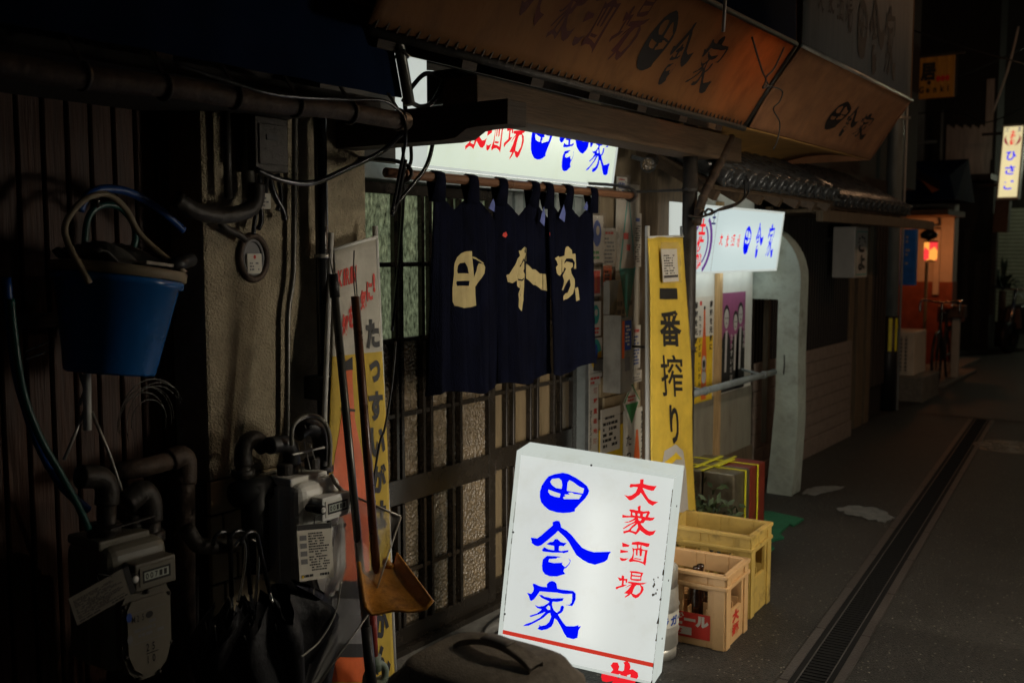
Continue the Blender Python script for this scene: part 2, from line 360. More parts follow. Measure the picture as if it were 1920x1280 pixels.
def glyph(ch, bold):
    k = (ch, bold)
    if k not in _gl:
        cu = bpy.data.curves.new('g', 'FONT'); cu.body = ch; cu.size = 1; cu.offset = bold; cu.resolution_u = 3
        ob = bpy.data.objects.new('g', cu); COL.objects.link(ob)
        dg = bpy.context.evaluated_depsgraph_get(); me = bpy.data.meshes.new_from_object(ob.evaluated_get(dg))
        _gl[k] = ([(v.co.x, v.co.y) for v in me.vertices], [tuple(p.vertices) for p in me.polygons])
        bpy.data.objects.remove(ob); bpy.data.curves.remove(cu); bpy.data.meshes.remove(me)
    return _gl[k]

def tag(o, label, cat, group=None):
    o['label'] = label; o['category'] = cat
    if group: o['group'] = group
    return o
def thing(name, label, cat, loc, group=None):
    o = bpy.data.objects.new(name, None); COL.objects.link(o); o.location = V(loc); o.empty_display_size = .1
    return tag(o, label, cat, group)
def struct(o): o['kind'] = 'structure'; return o
def copy_tree(o, parent=None):
    c = o.copy(); COL.objects.link(c); c.parent = parent
    for ch in list(o.children): copy_tree(ch, c)
    return c
def smooth_path(pts, k=6):
    pts = [V(p) for p in pts]; out = []
    for i in range(len(pts) - 1):
        p0 = pts[max(0, i - 1)]; p1 = pts[i]; p2 = pts[i + 1]; p3 = pts[min(len(pts) - 1, i + 2)]
        for j in range(k):
            t = j / k
            out.append(.5 * ((2 * p1) + (p2 - p0) * t + (2 * p0 - 5 * p1 + 4 * p2 - p3) * t * t + (3 * p1 - p0 - 3 * p2 + p3) * t ** 3))
    return out + [pts[-1]]
def pp(px, y): return [oy(a, b, y) for a, b in px]
def lamp(name, loc, watts, col, r=.05, parent=None):
    l = bpy.data.lights.new(name, 'POINT'); l.energy = watts; l.color = col; l.shadow_soft_size = r
    o = bpy.data.objects.new(name, l); COL.objects.link(o)
    if parent: o.parent = parent; o.location = V(loc) - V(parent.location)
    else: o.location = loc
    return o

# ------------------------------------------------------------------ brush lettering (outlines in the plane of the standing sign)
SGN = Fr((3.171, 2.172, .836), (.248, -.966, -.08), (.093, -.058, .994)); SGN.u.normalize(); SGN.v = (SGN.v - SGN.u * SGN.v.dot(SGN.u)).normalized(); SGN.n = SGN.u.cross(SGN.v)
def trace(ox_, oy_, k, loops, dy=0):
    """outline read in enlarged-photo units -> the plane of the standing sign"""
    return [[SGN.px(ox_ + a / k, oy_ + (b + dy) / k) for a, b in l] for l in loops]
K = 7.53; K2 = 9.845
BRUSH = {}
BRUSH['ta'] = [trace(970, 870, K, [[(640,118),(720,135),(830,190),(920,250),(985,305),(1015,370),(1000,420),(960,480),(890,550),(815,630),(812,665),(740,680),(650,687),(560,678),(450,645),(380,590),(335,530),(318,460),(320,380),(345,300),(390,230),(440,170),(520,140)],
 [(490,205),(590,195),(625,230),(635,290),(625,345),(545,333),(490,290),(465,245)], [(735,222),(790,250),(870,310),(943,342),(925,412),(830,395),(700,372),(710,260)],
 [(440,355),(520,385),(610,415),(598,468),(530,455),(465,430),(438,390)], [(720,400),(770,395),(800,415),(910,430),(870,490),(660,490),(645,465),(680,450),(668,425),(740,425)]])]
BRUSH['sha'] = [trace(970, 870, K, [[(550,793),(595,800),(612,845),(622,890),(700,935),(770,1000),(850,1100),(915,1175),(1000,1215),(1080,1238),(1325,1230),(1295,1270),(1275,1340),(1230,1375),(1150,1400),(1095,1415),(1000,1390),(920,1345),(835,1280),(780,1190),(730,1100),(680,1035),(575,938),(540,975),(440,1060),(340,1140),(290,1155),(250,1145),(200,1105),(205,1085),(188,1040),(205,1033),(280,1045),(340,1000),(430,920),(500,860),(497,815)]]),
 trace(970, 870, K, [[(410,1122),(460,1095),(505,1090),(530,1055),(565,1050),(610,1092),(650,1105),(700,1108),(655,1155),(610,1148),(590,1155),(588,1215),(620,1222),(722,1208),(720,1235),(645,1255),(640,1245),(500,1245),(360,1228),(348,1205),(380,1165),(430,1195),(520,1212),(520,1150),(440,1135)]]),
 trace(970, 1040, K, [[(420,8),(555,15),(630,25),(560,35),(555,48),(450,55),(440,95),(520,112),(640,105),(630,130),(675,170),(720,130),(745,85),(720,40),(755,75),(735,130),(690,180),(665,190),(650,225),(678,265),(560,300),(460,298),(390,270),(355,220),(348,150),(360,60)]])]
BRUSH['ya'] = [trace(970, 1040, K, [[(215,405),(245,402),(300,430),(350,445),(418,450),(415,410),(450,375),(490,362),(530,375),(555,405),(565,470),(620,485),(690,493),(790,505),(825,540),(825,620),(800,680),(775,718),(670,700),(740,697),(765,670),(775,610),(775,545),(690,548),(640,545),(560,528),(430,520),(320,510),(295,545),(270,580),(240,620),(200,645),(180,635),(160,570),(135,530),(195,545),(225,510),(232,470)]]),
 trace(970, 1040, K, [[(305,560),(350,562),(380,585),(440,595),(490,610),(655,605),(640,645),(560,660),(500,655),(490,690),(500,740),(520,780),(555,812),(600,780),(615,720),(640,708),(660,725),(650,780),(620,815),(575,835),(600,880),(650,955),(690,1000),(800,1003),(865,985),(860,1010),(900,1000),(865,1060),(850,1165),(790,1185),(700,1160),(665,1110),(610,1000),(560,915),(525,890),(510,960),(480,1010),(420,1045),(340,1060),(285,1040),(310,1005),(305,980),(330,1000),(400,985),(450,940),(478,870),(465,815),(440,820),(360,890),(250,950),(160,995),(80,998),(120,970),(200,945),(320,880),(400,800),(320,830),(190,872),(170,855),(280,820),(345,765),(280,745),(245,700),(300,725),(370,715),(430,680),(455,655),(390,625),(340,600)],
 [(440,705),(465,730),(462,770),(430,770),(408,740)]])]
BRUSH['dai'] = [trace(1140, 880, K2, [[(595,178),(660,175),(655,260),(740,285),(840,300),(900,300),(845,385),(800,388),(720,365),(638,335),(690,440),(750,535),(820,575),(930,597),(870,630),(825,665),(750,625),(690,545),(640,470),(605,425),(580,465),(545,485),(470,545),(410,568),(375,550),(335,500),(298,463),(370,485),(440,470),(510,420),(550,325),(480,315),(415,330),(395,310),(415,262),(500,265),(590,255)]])]
BRUSH['shu'] = [trace(1140, 880, K2, [[(605,662),(600,755),(650,770),(755,760),(778,790),(740,870),(790,885),(868,880),(830,930),(780,942),(690,935),(655,985),(605,990),(620,1020),(680,1085),(750,1130),(820,1135),(887,1115),(840,1195),(770,1220),(700,1200),(640,1155),(590,1115),(560,1155),(515,1200),(450,1165),(390,1150),(330,1165),(290,1180),(280,1135),(380,1110),(440,1040),(510,980),(430,1010),(350,1060),(285,1095),(275,1080),(370,1015),(480,960),(505,925),(430,960),(350,978),(290,965),(380,955),(450,920),(495,885),(400,880),(262,885),(268,828),(330,845),(415,850),(420,780),(393,750),(405,730),(470,735),(550,755),(555,720),(538,700),(570,668)],
 [(450,790),(495,795),(505,845),(455,840)], [(548,808),(590,810),(592,855),(550,848)], [(650,815),(722,800),(690,870),(645,862)], [(555,890),(625,905),(600,945),(570,935)], [(545,1000),(555,1060),(515,1145),(425,1120),(440,1085)]])]
BRUSH['shi'] = [trace(1140, 1000, K2, [[(260,160),(350,190),(400,212),(380,240),(265,242)]]), trace(1140, 1000, K2, [[(228,292),(370,318),(370,340),(225,355)]]), trace(1140, 1000, K2, [[(215,435),(290,455),(380,450),(320,495),(260,502),(230,485)]]),
 trace(1140, 1000, K2, [[(445,155),(560,142),(680,165),(772,180),(755,235),(720,245),(620,210),(620,275),(660,295),(735,300),(715,400),(705,520),(688,590),(650,555),(560,520),(470,510),(400,522),(380,490),(440,430),(465,350),(445,255),(490,275),(540,265),(530,205),(437,200)],
 [(485,300),(515,300),(515,395),(545,405),(550,300),(580,300),(585,415),(620,410),(635,310),(685,320),(670,420),(650,520),(560,490),(470,470)], [(560,205),(600,205),(595,260),(560,265)]]), trace(1140, 1000, K2, [[(485,440),(625,465),(600,480),(485,460)]])]
BRUSH['ba'] = [trace(1140, 1000, K2, [[(275,765),(298,780),(300,830),(360,830),(355,905),(330,900),(320,860),(295,865),(290,940),(350,940),(300,970),(200,1000),(160,1025),(142,1010),(145,980),(250,950),(260,860),(215,870),(178,800),(250,820),(252,775)]]),
 trace(1140, 1000, K2, [[(405,685),(520,690),(655,720),(620,800),(615,865),(540,872),(430,855),(408,830),(425,720),(400,700)], [(450,722),(605,740),(600,775),(445,755)], [(440,785),(600,800),(595,835),(440,830)]]),
 trace(1140, 1000, K2, [[(372,880),(480,890),(600,905),(720,900),(650,935),(600,938),(650,975),(660,1030),(630,1090),(560,1170),(510,1190),(460,1165),(425,1110),(380,1145),(315,1178),(310,1160),(370,1110),(295,1095),(370,1030),(430,945),(310,1000),(380,950),(440,925),(370,908)],
 [(530,945),(590,950),(612,1010),(590,1080),(520,1125),(450,1100),(470,1030),(500,970)]])]
NORM = {}
for k_, gs in BRUSH.items():
    al = [p for g in gs for l in g for p in l]; x0 = min(p[0] for p in al); x1 = max(p[0] for p in al); y0 = min(p[1] for p in al); y1 = max(p[1] for p in al)
    NORM[k_] = [[[((a - x0) / (x1 - x0), (b - y0) / (y1 - y0)) for a, b in l] for l in g] for g in gs]
def brush(mb, k, F, a, b, w, h, c=.0015):
    for g in NORM[k]: mb.fill([[(a + w * x, b + h * y) for x, y in l] for l in g], F, c)
    return mb
TSY = ['ta', 'sha', 'ya']; DSSB = ['dai', 'shu', 'shi', 'ba']

# ================================================================== SETTING
m = MB().grid(lambda u, v: V((-30 + 90 * u, -30 + 75 * v, 0)), 6, 6, False); struct(m.build('ground', 'asphalt', base=(0, 0, 0)))
# the covered drain runs down the alley, bearing slightly in towards the houses
dA, dB = V((3.80, 1.175, 0)), V((10.43, 1.76, 0)); dd = (dB - dA).normalized(); dn = V((-dd.y, dd.x, 0)); DR = Fr(dA - dd * 2.6, dd, dn)
m = MB(); DL = (dB - dA).length + 2.6
for s in (1, -1):
    m.m = 0; t = 0.
    while t < DL:
        l = min(.6, DL - t); a, b = sorted((s * .075, s * .110)); m.fbox(DR, t, t + l - .006, a, b, 0, .010); t += .6
    m.m = 1; a, b = sorted((s * .052, s * .075)); m.fbox(DR, 0, DL, a, b, 0, .006)
    m.m = 2; a, b = sorted((s * .048, s * .052)); m.fbox(DR, 0, DL, a, b, 0, .009)
m.m = 1; m.fbox(DR, 0, DL, -.048, .048, 0, .004)
t = 0.
while t < DL: m.fbox(DR, t, t + .012, -.047, .047, .004, .007); t += .03
struct(m.build('drain', ['kerb', 'grating', 'steel_edge'], base=tuple(dA)))
m = MB(); m.grid(lambda u, v: V((10.5 + 9.5 * u, 1.3 + 2.2 * v, .005)), 4, 2, False); struct(m.build('road', 'asphalt', base=(12, 2, .004)))
pt = [oz(a, b) for a, b in [(1562, 952), (1610, 948), (1650, 955), (1676, 972), (1660, 981), (1625, 972), (1590, 965)]]
m = MB(); G0 = Fr((0, 0, 0), (1, 0, 0), (0, 1, 0)); rr = random.Random(4)
def ragged(pt):
    out = []
    for a, b in zip(pt, pt[1:] + pt[:1]):
        for k in range(5): q = a.lerp(b, k / 5); out.append((q.x + rr.uniform(-.03, .03), q.y + rr.uniform(-.012, .012)))
    return out
m.fill([ragged(pt)], G0, .004)
pt = [oz(a, b) for a, b in [(1503, 925), (1520, 915), (1560, 910), (1585, 913), (1560, 921), (1530, 929)]]; m.fill([ragged(pt)], G0, .004)
struct(m.build('pavement', 'pale_concrete', base=(6, 1.9, 0)))
m = MB(); m.box(2.6, 4.75, 2.42, 2.66, 0, .035); m.box(4.75, 6.3, 2.44, 2.6, 0, .03); m.box(8.9, 16, 2.75, 3.2, 0, .06); struct(m.build('doorstep', 'concrete', base=(4, 2.5, 0), bevel=.008))

# ================================================================== LEFT HOUSE
h = thing('wooden_wall', 'dark brown vertical boarded wall behind the blue bucket and left gas meter', 'wall', (1.2, 2.55, 0))
m = MB(); x = .2
while x < 1.93:
    w = .058 + .006 * random.random(); m.box(x, min(x + w, 1.935), 2.545 + random.random() * .004, 2.575, 0, 2.2); x += w + .009
m.build('boarding', 'siding', h, bevel=.004, seg=1)
m = MB(); m.box(.1, 1.96, 2.575, 2.62, 0, 2.2); m.build('backing', 'groove', h)
m = MB(); m.box(.1, 1.90, 2.525, 2.548, 1.40, 1.44); m.build('batten', 'timber_dark', h)

p_ = thing('stucco_pier', 'rough grey-brown stucco pier with tiled foot left of the sliding door', 'wall', (2.25, 2.55, 0))
zt = oy(390, 905, 2.4).z
m = MB(); m.box(1.905, 2.593, 2.40, 2.75, zt, 2.12); m.build('stucco', 'stucco', p_, bevel=.012)
m = MB(); m.m = 1; m.box(1.915, 2.583, 2.41, 2.74, 0, zt); m.m = 0
for r in range(8):
    z1 = zt - r * .105
    for q in range(7):
        xx = 1.905 + q * .1 + (-.05 if r % 2 else 0)
        if z1 > .1: m.box(max(1.907, xx + .004), min(2.591, xx + .096), 2.402, 2.42, z1 - .1, z1 - .002)
m.build('tiled_foot', ['tile', 'grout'], p_, bevel=.002, seg=1)

a_ = thing('navy_awning', 'dark navy canvas awning over the left house front', 'awning', (1.2, 1.9, 2.0))
def navy(u, v): return V((.1 + 2.10 * u, 1.90 + .33 * v + .006 * math.sin(u * 60), 2.03 + 1.5 * v))
m = MB(); m.grid(navy, 40, 4); m.build('canvas', 'canvas_navy', a_, solid=.004)
m = MB(); m.box(.1, 2.18, 1.96, 2.54, 2.00, 2.03); m.build('soffit', 'dark_wall', a_)
m = MB(); m.tube([navy(1, 0) + V((.01, -.02, -.02)), navy(1, 1) + V((.01, -.02, 0))], .016, 10)
for k in range(5): m.tube([navy(1, .08 + .2 * k) + V((.01 + .02 * math.cos(j), -.02 + .02 * math.sin(j), .01 * math.sin(2 * j))) for j in range(7)], .004, 6, True)
m.build('edge_pole', 'handle_grey', a_)
g_ = thing('rain_gutter', 'rusty round rain gutter under the navy awning', 'gutter', (1.2, 1.87, 1.98))
gA, gB = oy(0, 122, 1.87), oy(762, 226, 1.87); gd = gB - gA
def gp(t_): return gA + gd * t_
m = MB(); m.tube([gp(-.6 + 1.6 * k / 24) + V((0, .002 * math.sin(k * 2.1), .003 * math.sin(k))) for k in range(25)], .024, 14); m.build('pipe', 'rusty', g_)
for k in range(9):
    q = gp(-.35 + .165 * k); m = MB()
    m.tube([q + V((0, .027 * math.cos(t), .027 * math.sin(t))) for t in [math.radians(a) for a in range(100, 400, 25)]], .005, 6); m.bar(q + V((0, 0, .027)), q + V((0, .045, .085)), .010, .004); m.build('bracket', 'iron', g_)

# ================================================================== TAVERN FRONT
tv = thing('tavern_building', 'dark timber tavern front behind the signs and curtain', 'building', (4, 3, 0))
m = MB(); m.box(1.9, 8.9, 2.80, 3.4, 0, 6.5); m.box(1.9, 7.0, 2.62, 2.80, 2.35, 6.5); m.build('wall', 'dark_wall', tv)
m = MB(); m.box(4.37, 4.80, 2.50, 2.8, zt * .0 + .0, 2.35); m.m = 1
pz = oy(1160, 700, 2.5).z
for r in range(9):
    for q in range(5):
        z1 = pz - r * .105; xx = 4.36 + q * .1 + (.05 if r % 2 else 0)
        if xx < 4.76 and z1 > .1: m.box(max(4.372, xx + .003), min(4.797, xx + .097), 2.488, 2.502, z1 - .1, z1 - .003)
m.build('notice_wall', ['board', 'tile'], tv)
m = MB(); m.box(4.80, 5.12, 2.40, 2.8, 0, 2.35); m.build('timber_post', 'timber_up', tv, bevel=.006)
# window bay with pale panels
m = MB(); zr = oy(1305, 745, 2.5).z
m.m = 0; m.box(5.12, 6.40, 2.50, 2.8, zr - .02, 2.3); m.m = 1; m.box(5.12, 6.40, 2.492, 2.8, .32, zr - .02); m.m = 2; m.box(5.12, 6.40, 2.48, 2.8, .0, .32)
m.build('bay_panel', ['panel_white', 'panel_pink', 'timber_up'], tv)
for a in (1344, 1436):
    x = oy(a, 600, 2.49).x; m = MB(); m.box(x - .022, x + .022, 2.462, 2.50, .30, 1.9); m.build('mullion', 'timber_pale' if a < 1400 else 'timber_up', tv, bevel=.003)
m = MB(); m.box(6.52, 7.05, 2.70, 2.8, 0, 1.30); m.build('side_door', 'panel_pink', tv)
m = MB(); m.box(2.6, 4.4, 2.62, 2.78, 1.925, 2.36); m.build('lintel', 'timber_dark', tv)
# beam, brackets, rafters
m = MB(); m.box(2.76, 5.06, 2.05, 2.20, 2.058, 2.185); m.build('beam', 'timber', tv, bevel=.006)
def bracket(px_end, x, y1, z0, z1, t):
    yE = ox(px_end, 300, x).y; F = Fr((x, y1, z0), (0, -1, 0), (0, 0, 1)); L = y1 - yE; H = z1 - z0
    m = MB(); m.prism([(0, 0), (L - .24, .0), (L - .19, .005), (L - .15, .028), (L - .11, .032), (L, .032), (L, H), (0, H)], F, -t / 2, t / 2)
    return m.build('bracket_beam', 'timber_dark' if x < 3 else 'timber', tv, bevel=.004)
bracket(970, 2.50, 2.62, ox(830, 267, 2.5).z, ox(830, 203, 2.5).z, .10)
bracket(1316, 5.00, 2.60, 2.02, 2.16, .12)
for k in range(7):
    x = 2.15 + .38 * k; m = MB(); m.bar((x, 1.90, 2.195), (x, 2.62, 2.40), .075, .085); m.build('rafter', 'timber_dark', tv, bevel=.003)
m = MB(); m.hexa([(2.0, 1.94, 2.265), (4.58, 1.94, 2.265), (4.58, 2.64, 2.465), (2.0, 2.64, 2.465), (2.0, 1.94, 2.280), (4.58, 1.94, 2.280), (4.58, 2.64, 2.48), (2.0, 2.64, 2.48)]); m.build('roof_boarding', 'timber_dark', tv)

# ------------------------------------------------------------------ sliding doors
def zd(py): return oy(790, py, 2.57).z
zs = [zd(p) for p in (495, 632, 768)]; zm1, zm0 = zd(884), zd(930); zl = [zd(1056)]; zb = .13; ztop = 1.845
dr = thing('sliding_door', 'dark bronze lattice sliding door with frosted panes below the curtain', 'door', (3.5, 2.6, .03))
m = MB(); m.box(2.595, 4.40, 2.53, 2.66, 1.865, 1.925); m.build('header_rail', 'alu', dr, bevel=.004)
m = MB(); m.box(2.595, 4.40, 2.52, 2.66, .035, .06); m.build('sill_rail', 'bronze', dr)
m = MB(); m.box(4.32, 4.40, 2.54, 2.66, .06, 1.865); m.m = 1; m.box(4.30, 4.37, 2.50, 2.535, .06, 1.2); m.build('jamb', ['alu', 'pale_concrete'], dr, bevel=.003)
def dx(p): return oy(p, 900, 2.57).x
def leaf(x0, x1, y, bars, green_to):
    lf = MB(); t = .02
    lf.box(x0, x0 + .05, y - t, y + t, .06, ztop + .015); lf.box(x1 - .05, x1, y - t, y + t, .06, ztop + .015)
    lf.box(x0 + .05, x1 - .05, y - t + .002, y + t, .06, zb); lf.box(x0 + .05, x1 - .05, y - t + .002, y + t, ztop - .03, ztop + .013); lf.box(x0 + .05, x1 - .05, y - t + .001, y + t, zm0, zm1)
    o = lf.build('leaf_frame', 'bronze', dr, bevel=.003)
    la = MB()
    for b in bars: la.box(b - .009, b + .009, y - t - .006, y - .002, zb, zm0); la.box(b - .009, b + .009, y - t - .006, y - .002, zm1, ztop - .03)
    for z in zs + zl:
        xs = [x0 + .05] + sorted(bars) + [x1 - .05]
        for i in range(len(xs) - 1): la.box(xs[i] + (.009 if i else 0), xs[i + 1] - (.009 if i < len(xs) - 2 else 0), y - t - .002, y - .002, z - .009, z + .009)
    la.build('lattice', 'bronze', o, bevel=.002, seg=1)
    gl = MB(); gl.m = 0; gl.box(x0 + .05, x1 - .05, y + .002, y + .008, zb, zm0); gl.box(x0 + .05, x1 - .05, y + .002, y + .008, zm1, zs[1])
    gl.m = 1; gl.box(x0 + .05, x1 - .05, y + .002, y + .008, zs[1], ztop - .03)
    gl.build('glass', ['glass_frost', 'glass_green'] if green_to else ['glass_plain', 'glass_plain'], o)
    return o
leaf(2.60, 3.560, 2.57, [dx(p) for p in (738, 748, 788, 802, 842, 857)], True)
lf2 = leaf(3.515, 4.33, 2.615, [oy(p, 760, 2.61).x for p in (945, 958, 990, 1003, 1034, 1046)], False)
m = MB()
for k in range(5): m.tube([(3.585 + .004 * math.sin(k * 2), 2.578, zm0 + .0 + k * .012), (3.590, 2.57, zm0 + .008 + k * .012)], .006, 6)
m.build('lock', 'rusty', dr)
# slatted vent above the right leaf
m = MB(); x = 3.30
while x < 4.3: m.box(x, x + .012, 2.560, 2.575, 1.70, 1.862); x += .085
m.box(3.25, 4.32, 2.575, 2.585, 1.70, 1.862); m.build('transom_grille', 'alu', dr)

# ------------------------------------------------------------------ awnings of the tavern
def chamfer(x0, x1):
    def f(u, v):
        sag = .025 * math.sin(math.pi * v) + (.007 * math.sin(u * 43) + .010 * math.sin(u * 17 + 2 * v) + .004 * math.sin(u * 90 + v * 7)) * math.sin(math.pi * v)
        return V((x0 + (x1 - x0) * u, 1.84 - .24 * v + sag * .8, 2.185 + .345 * v - sag * .5))
    return f
CF = Fr((0, 1.84, 2.185), (1, 0, 0), V((0, -.24, .345)).normalized())
def on_cham(px, py): return CF.px(px, py)
def cham_text(mb, key, pxs, f, x0, x1, grow=.004):
    """brush character draped over the canvas: four photo corners -> canvas coordinates"""
    (a0, b0), (a1, b1) = pxs
    L = .42
    for g in NORM[key]:
        fl = [[(a0 + (a1 - a0) * p, b0 + (b1 - b0) * q) for p, q in l] for l in g]
        tmp = MB(); tmp.fill(fl, Fr((0, 0, 0), (1, 0, 0), (0, 1, 0)))
        vs = []
        for p in tmp.v: q = f((p.x - x0) / (x1 - x0), p.y / L); vs.append(q - CF.n * -grow if CF.n.y < 0 else q + CF.n * -grow)
        mb.add(vs, tmp.f)
A1 = chamfer(2.0, 4.56); A2 = chamfer(4.63, 6.66)
aw = thing('orange_awning', 'orange canvas tavern awning glowing at its right end', 'awning', (3.3, 1.8, 2.18))
m = MB(); m.grid(A1, 60, 8); m.build('canvas', 'canvas_orange', aw, solid=.003)
m = MB(); m.grid(lambda u, v: V((2.0 + 2.56 * u, 1.60 + .03 * v, 2.53 + .9 * v)), 6, 2); m.build('upper_canvas', 'canvas_navy', aw, solid=.003)
def endcap(x): return [(x, 1.84, 2.185), (x, 1.60, 2.53), (x, 1.63, 3.4), (x, 2.6, 3.4), (x, 2.6, 2.50), (x, 2.2, 2.34)]
m = MB(); m.add(endcap(4.565), [(0, 1, 2, 3, 4, 5)]); m.build('end_panel', 'canvas_rust', aw, solid=.003)
m = MB(); m.tube([A1(0, 0) + V((0, 0, -.012)), A1(1, 0) + V((0, 0, -.012))], .014, 8); m.tube([A1(1, 0), A1(1, 1)], .012, 8); m.tube([A1(0, 1), A1(1, 1)], .012, 8)
for k in range(60):
    c = A1((k + .5) / 60, .03) + V((0, -.004, 0)); m.bar(c + V((-.014, 0, -.028)), c + V((.012, 0, .012)), .005)
m.build('frame', 'iron', aw)
for k, (xa, xb, yb_) in zip(DSSB, [(958, 1018, 34), (1016, 1078, 66), (1078, 1122, 80), (1122, 1192, 100)]):
    a0, b0 = on_cham((xa + xb) / 2 - 18, yb_); a1 = on_cham((xa + xb) / 2 + 18, yb_)[0]; m = MB(); cham_text(m, k, ((a0 - .02, b0), (a1 + .03, min(.40, b0 + .26))), A1, 2.0, 4.56); m.build('lettering', 'canvas_red', aw)
for k, (xa, xb) in zip(TSY, [(1185, 1246), (1243, 1302), (1302, 1370)]):
    a0 = on_cham(xa, 125)[0]; a1 = on_cham(xb, 110)[0]; m = MB(); cham_text(m, k, ((a0, .11 if k != 'sha' else .08), (a1 - .02, .345)), A1, 2.0, 4.56); m.build('lettering', 'canvas_ink', aw)
bl = thing('awning_bulb', 'bare warm bulb inside the right end of the orange awning', 'lamp', (4.30, 2.0, 2.62))
m = MB(); m.lathe([(.0, -.05), (.02, -.045), (.03, -.02), (.022, .01), (.014, .03), (.014, .06)], (4.30, 2.0, 2.62)); m.build('bulb', 'globe', bl)
m = MB(); m.cyl((4.30, 2.0, 2.68), (4.30, 2.0, 2.74), .018, 12); m.tube([(4.30, 2.0, 2.74), (4.30, 2.2, 2.85), (4.30, 2.6, 2.9)], .005, 6); m.build('socket', 'black', bl)
lamp('bulb_light', (4.30, 1.93, 2.60), BULB_W, (1, .60, .30), .03, bl)

a2 = thing('rust_awning', 'brown canvas awning with grey upper face beyond the orange awning', 'awning', (5.6, 1.8, 2.18))
m = MB(); m.grid(A2, 40, 8); m.build('canvas', 'canvas_rust', a2, solid=.003)
m = MB(); m.grid(lambda u, v: V((4.63 + 1.99 * u, 1.598 + .0 * v, 2.54 + 1.4 * v + .004 * math.sin(u * 30))), 20, 3); m.build('upper_face', 'canvas_grey', a2, solid=.003)
m = MB(); m.grid(lambda u, v: V((4.63 + 2.03 * u, 1.842 + .62 * v, 2.18 + .05 * math.sin(math.pi * v))), 8, 6); m.build('soffit', 'canvas_ochre', a2, solid=.003)
m = MB(); m.add([(6.662, 1.84, 2.18), (6.662, 1.60, 2.53), (6.662, 1.6, 3.9), (6.662, 2.6, 3.9), (6.662, 2.6, 2.18)], [(0, 1, 2, 3, 4)]); m.build('end_panel', 'canvas_rust', a2, solid=.003)
m = MB(); m.tube([A2(0, 1) + V((0, -.004, .004)), A2(1, 1) + V((0, -.004, .004))], .010, 8); m.build('edge_trim', 'steel', a2)
m = MB()
for k, (xa, xb) in zip(TSY, [(1554, 1583), (1586, 1613), (1616, 1646)]):
    a0 = on_cham(xa, 225)[0]; a1 = on_cham(xb, 225)[0]; cham_text(m, k, ((a0, .12 if k != 'sha' else .09), (a1, .29)), A2, 4.63, 6.66)
m.build('lettering', 'canvas_ink', a2)
m = MB(); UF = front(1.594)
for k, (xa, xb, ya, yb) in zip(TSY, [(1606, 1628, 108, 5), (1628, 1660, 138, 0), (1656, 1682, 142, 20)]):
    p = UF.px(xa, ya); q = UF.px(xb, yb); brush(m, k, UF, p[0], p[1], q[0] - p[0], q[1] - p[1], .003)
for k, (xa, xb, ya, yb) in zip(DSSB, [(1532, 1545, 20, -25), (1550, 1565, 25, -20), (1568, 1582, 38, -15), (1584, 1600, 62, -10)]):
    p = UF.px(xa, ya); q = UF.px(xb, yb); brush(m, k, UF, p[0], p[1], q[0] - p[0], q[1] - p[1], .003)
m.build('lettering', 'canvas_faded', a2)

# ------------------------------------------------------------------ signs
up = thing('overhead_sign', 'long backlit sign over the door with red and blue brush lettering', 'sign', (3.6, 2.4, 1.9))
lean = math.radians(8); UFr = Fr((2.921, 2.42, 1.908), (1, 0, 0), (0, -math.sin(lean), math.cos(lean))); UW, UH = 1.43, .35
m = MB(); t = .012
m.fbox(UFr, 0, UW, 0, t, -.13, .004); m.fbox(UFr, 0, UW, UH - t, UH, -.13, .004); m.fbox(UFr, UW - t, UW, t, UH - t, -.13, .004); m.fbox(UFr, t, UW - t, t, UH - t, -.13, -.122); m.fbox(UFr, 0, t, t, UH - t, -.13, .004)
m.build('case', 'sign_case', up, bevel=.002, seg=1)
m = MB(); m.hexa([UFr(.03, -.002, -.12), UFr(UW - .03, -.002, -.12), UFr(UW - .03, -.002, -.03), UFr(.03, -.002, -.03), UFr(.03, -.0005, -.12), UFr(UW - .03, -.0005, -.12), UFr(UW - .03, -.0005, -.03), UFr(.03, -.0005, -.03)]); m.build('spill_glow', 'sign_glow', up)  # glowing plate added under the sign to strengthen its spill on the door
m = MB(); m.rect(UFr, t, UW - t, t, UH - t, -.002); m.build('face', 'sign_face_warm', up)
m = MB(); m.box(2.917, 2.9205, 2.40, 2.55, 1.915, 2.34); m.build('end_panel', 'sign_case', up)  # panel given its own glow so the white end shows
m = MB(); m.cyl(UFr(.25, .2, -.08), UFr(1.30, .2, -.08), .014, 10); m.build('tube_lamp', 'tube', up)
m = MB()
def upx(p): return UFr.px(p, 300)[0]
for k, (xa, xb, h0, h1) in zip(DSSB, [(812, 866, .125, .31), (866, 908, .085, .28), (908, 938, .09, .26), (941, 981, .07, .27)]): brush(m, k, UFr, upx(xa), h0, upx(xb) - upx(xa), h1 - h0, .001)
m.m = 1
for k, (xa, xb, h0, h1) in zip(TSY, [(991, 1031, .085, .285), (1043, 1101, .05, .30), (1100, 1144, .055, .27)]): brush(m, k, UFr, upx(xa), h0, upx(xb) - upx(xa), h1 - h0, .001)
by_colour(m, 'lettering', ['sign_red', 'sign_blue'], up)

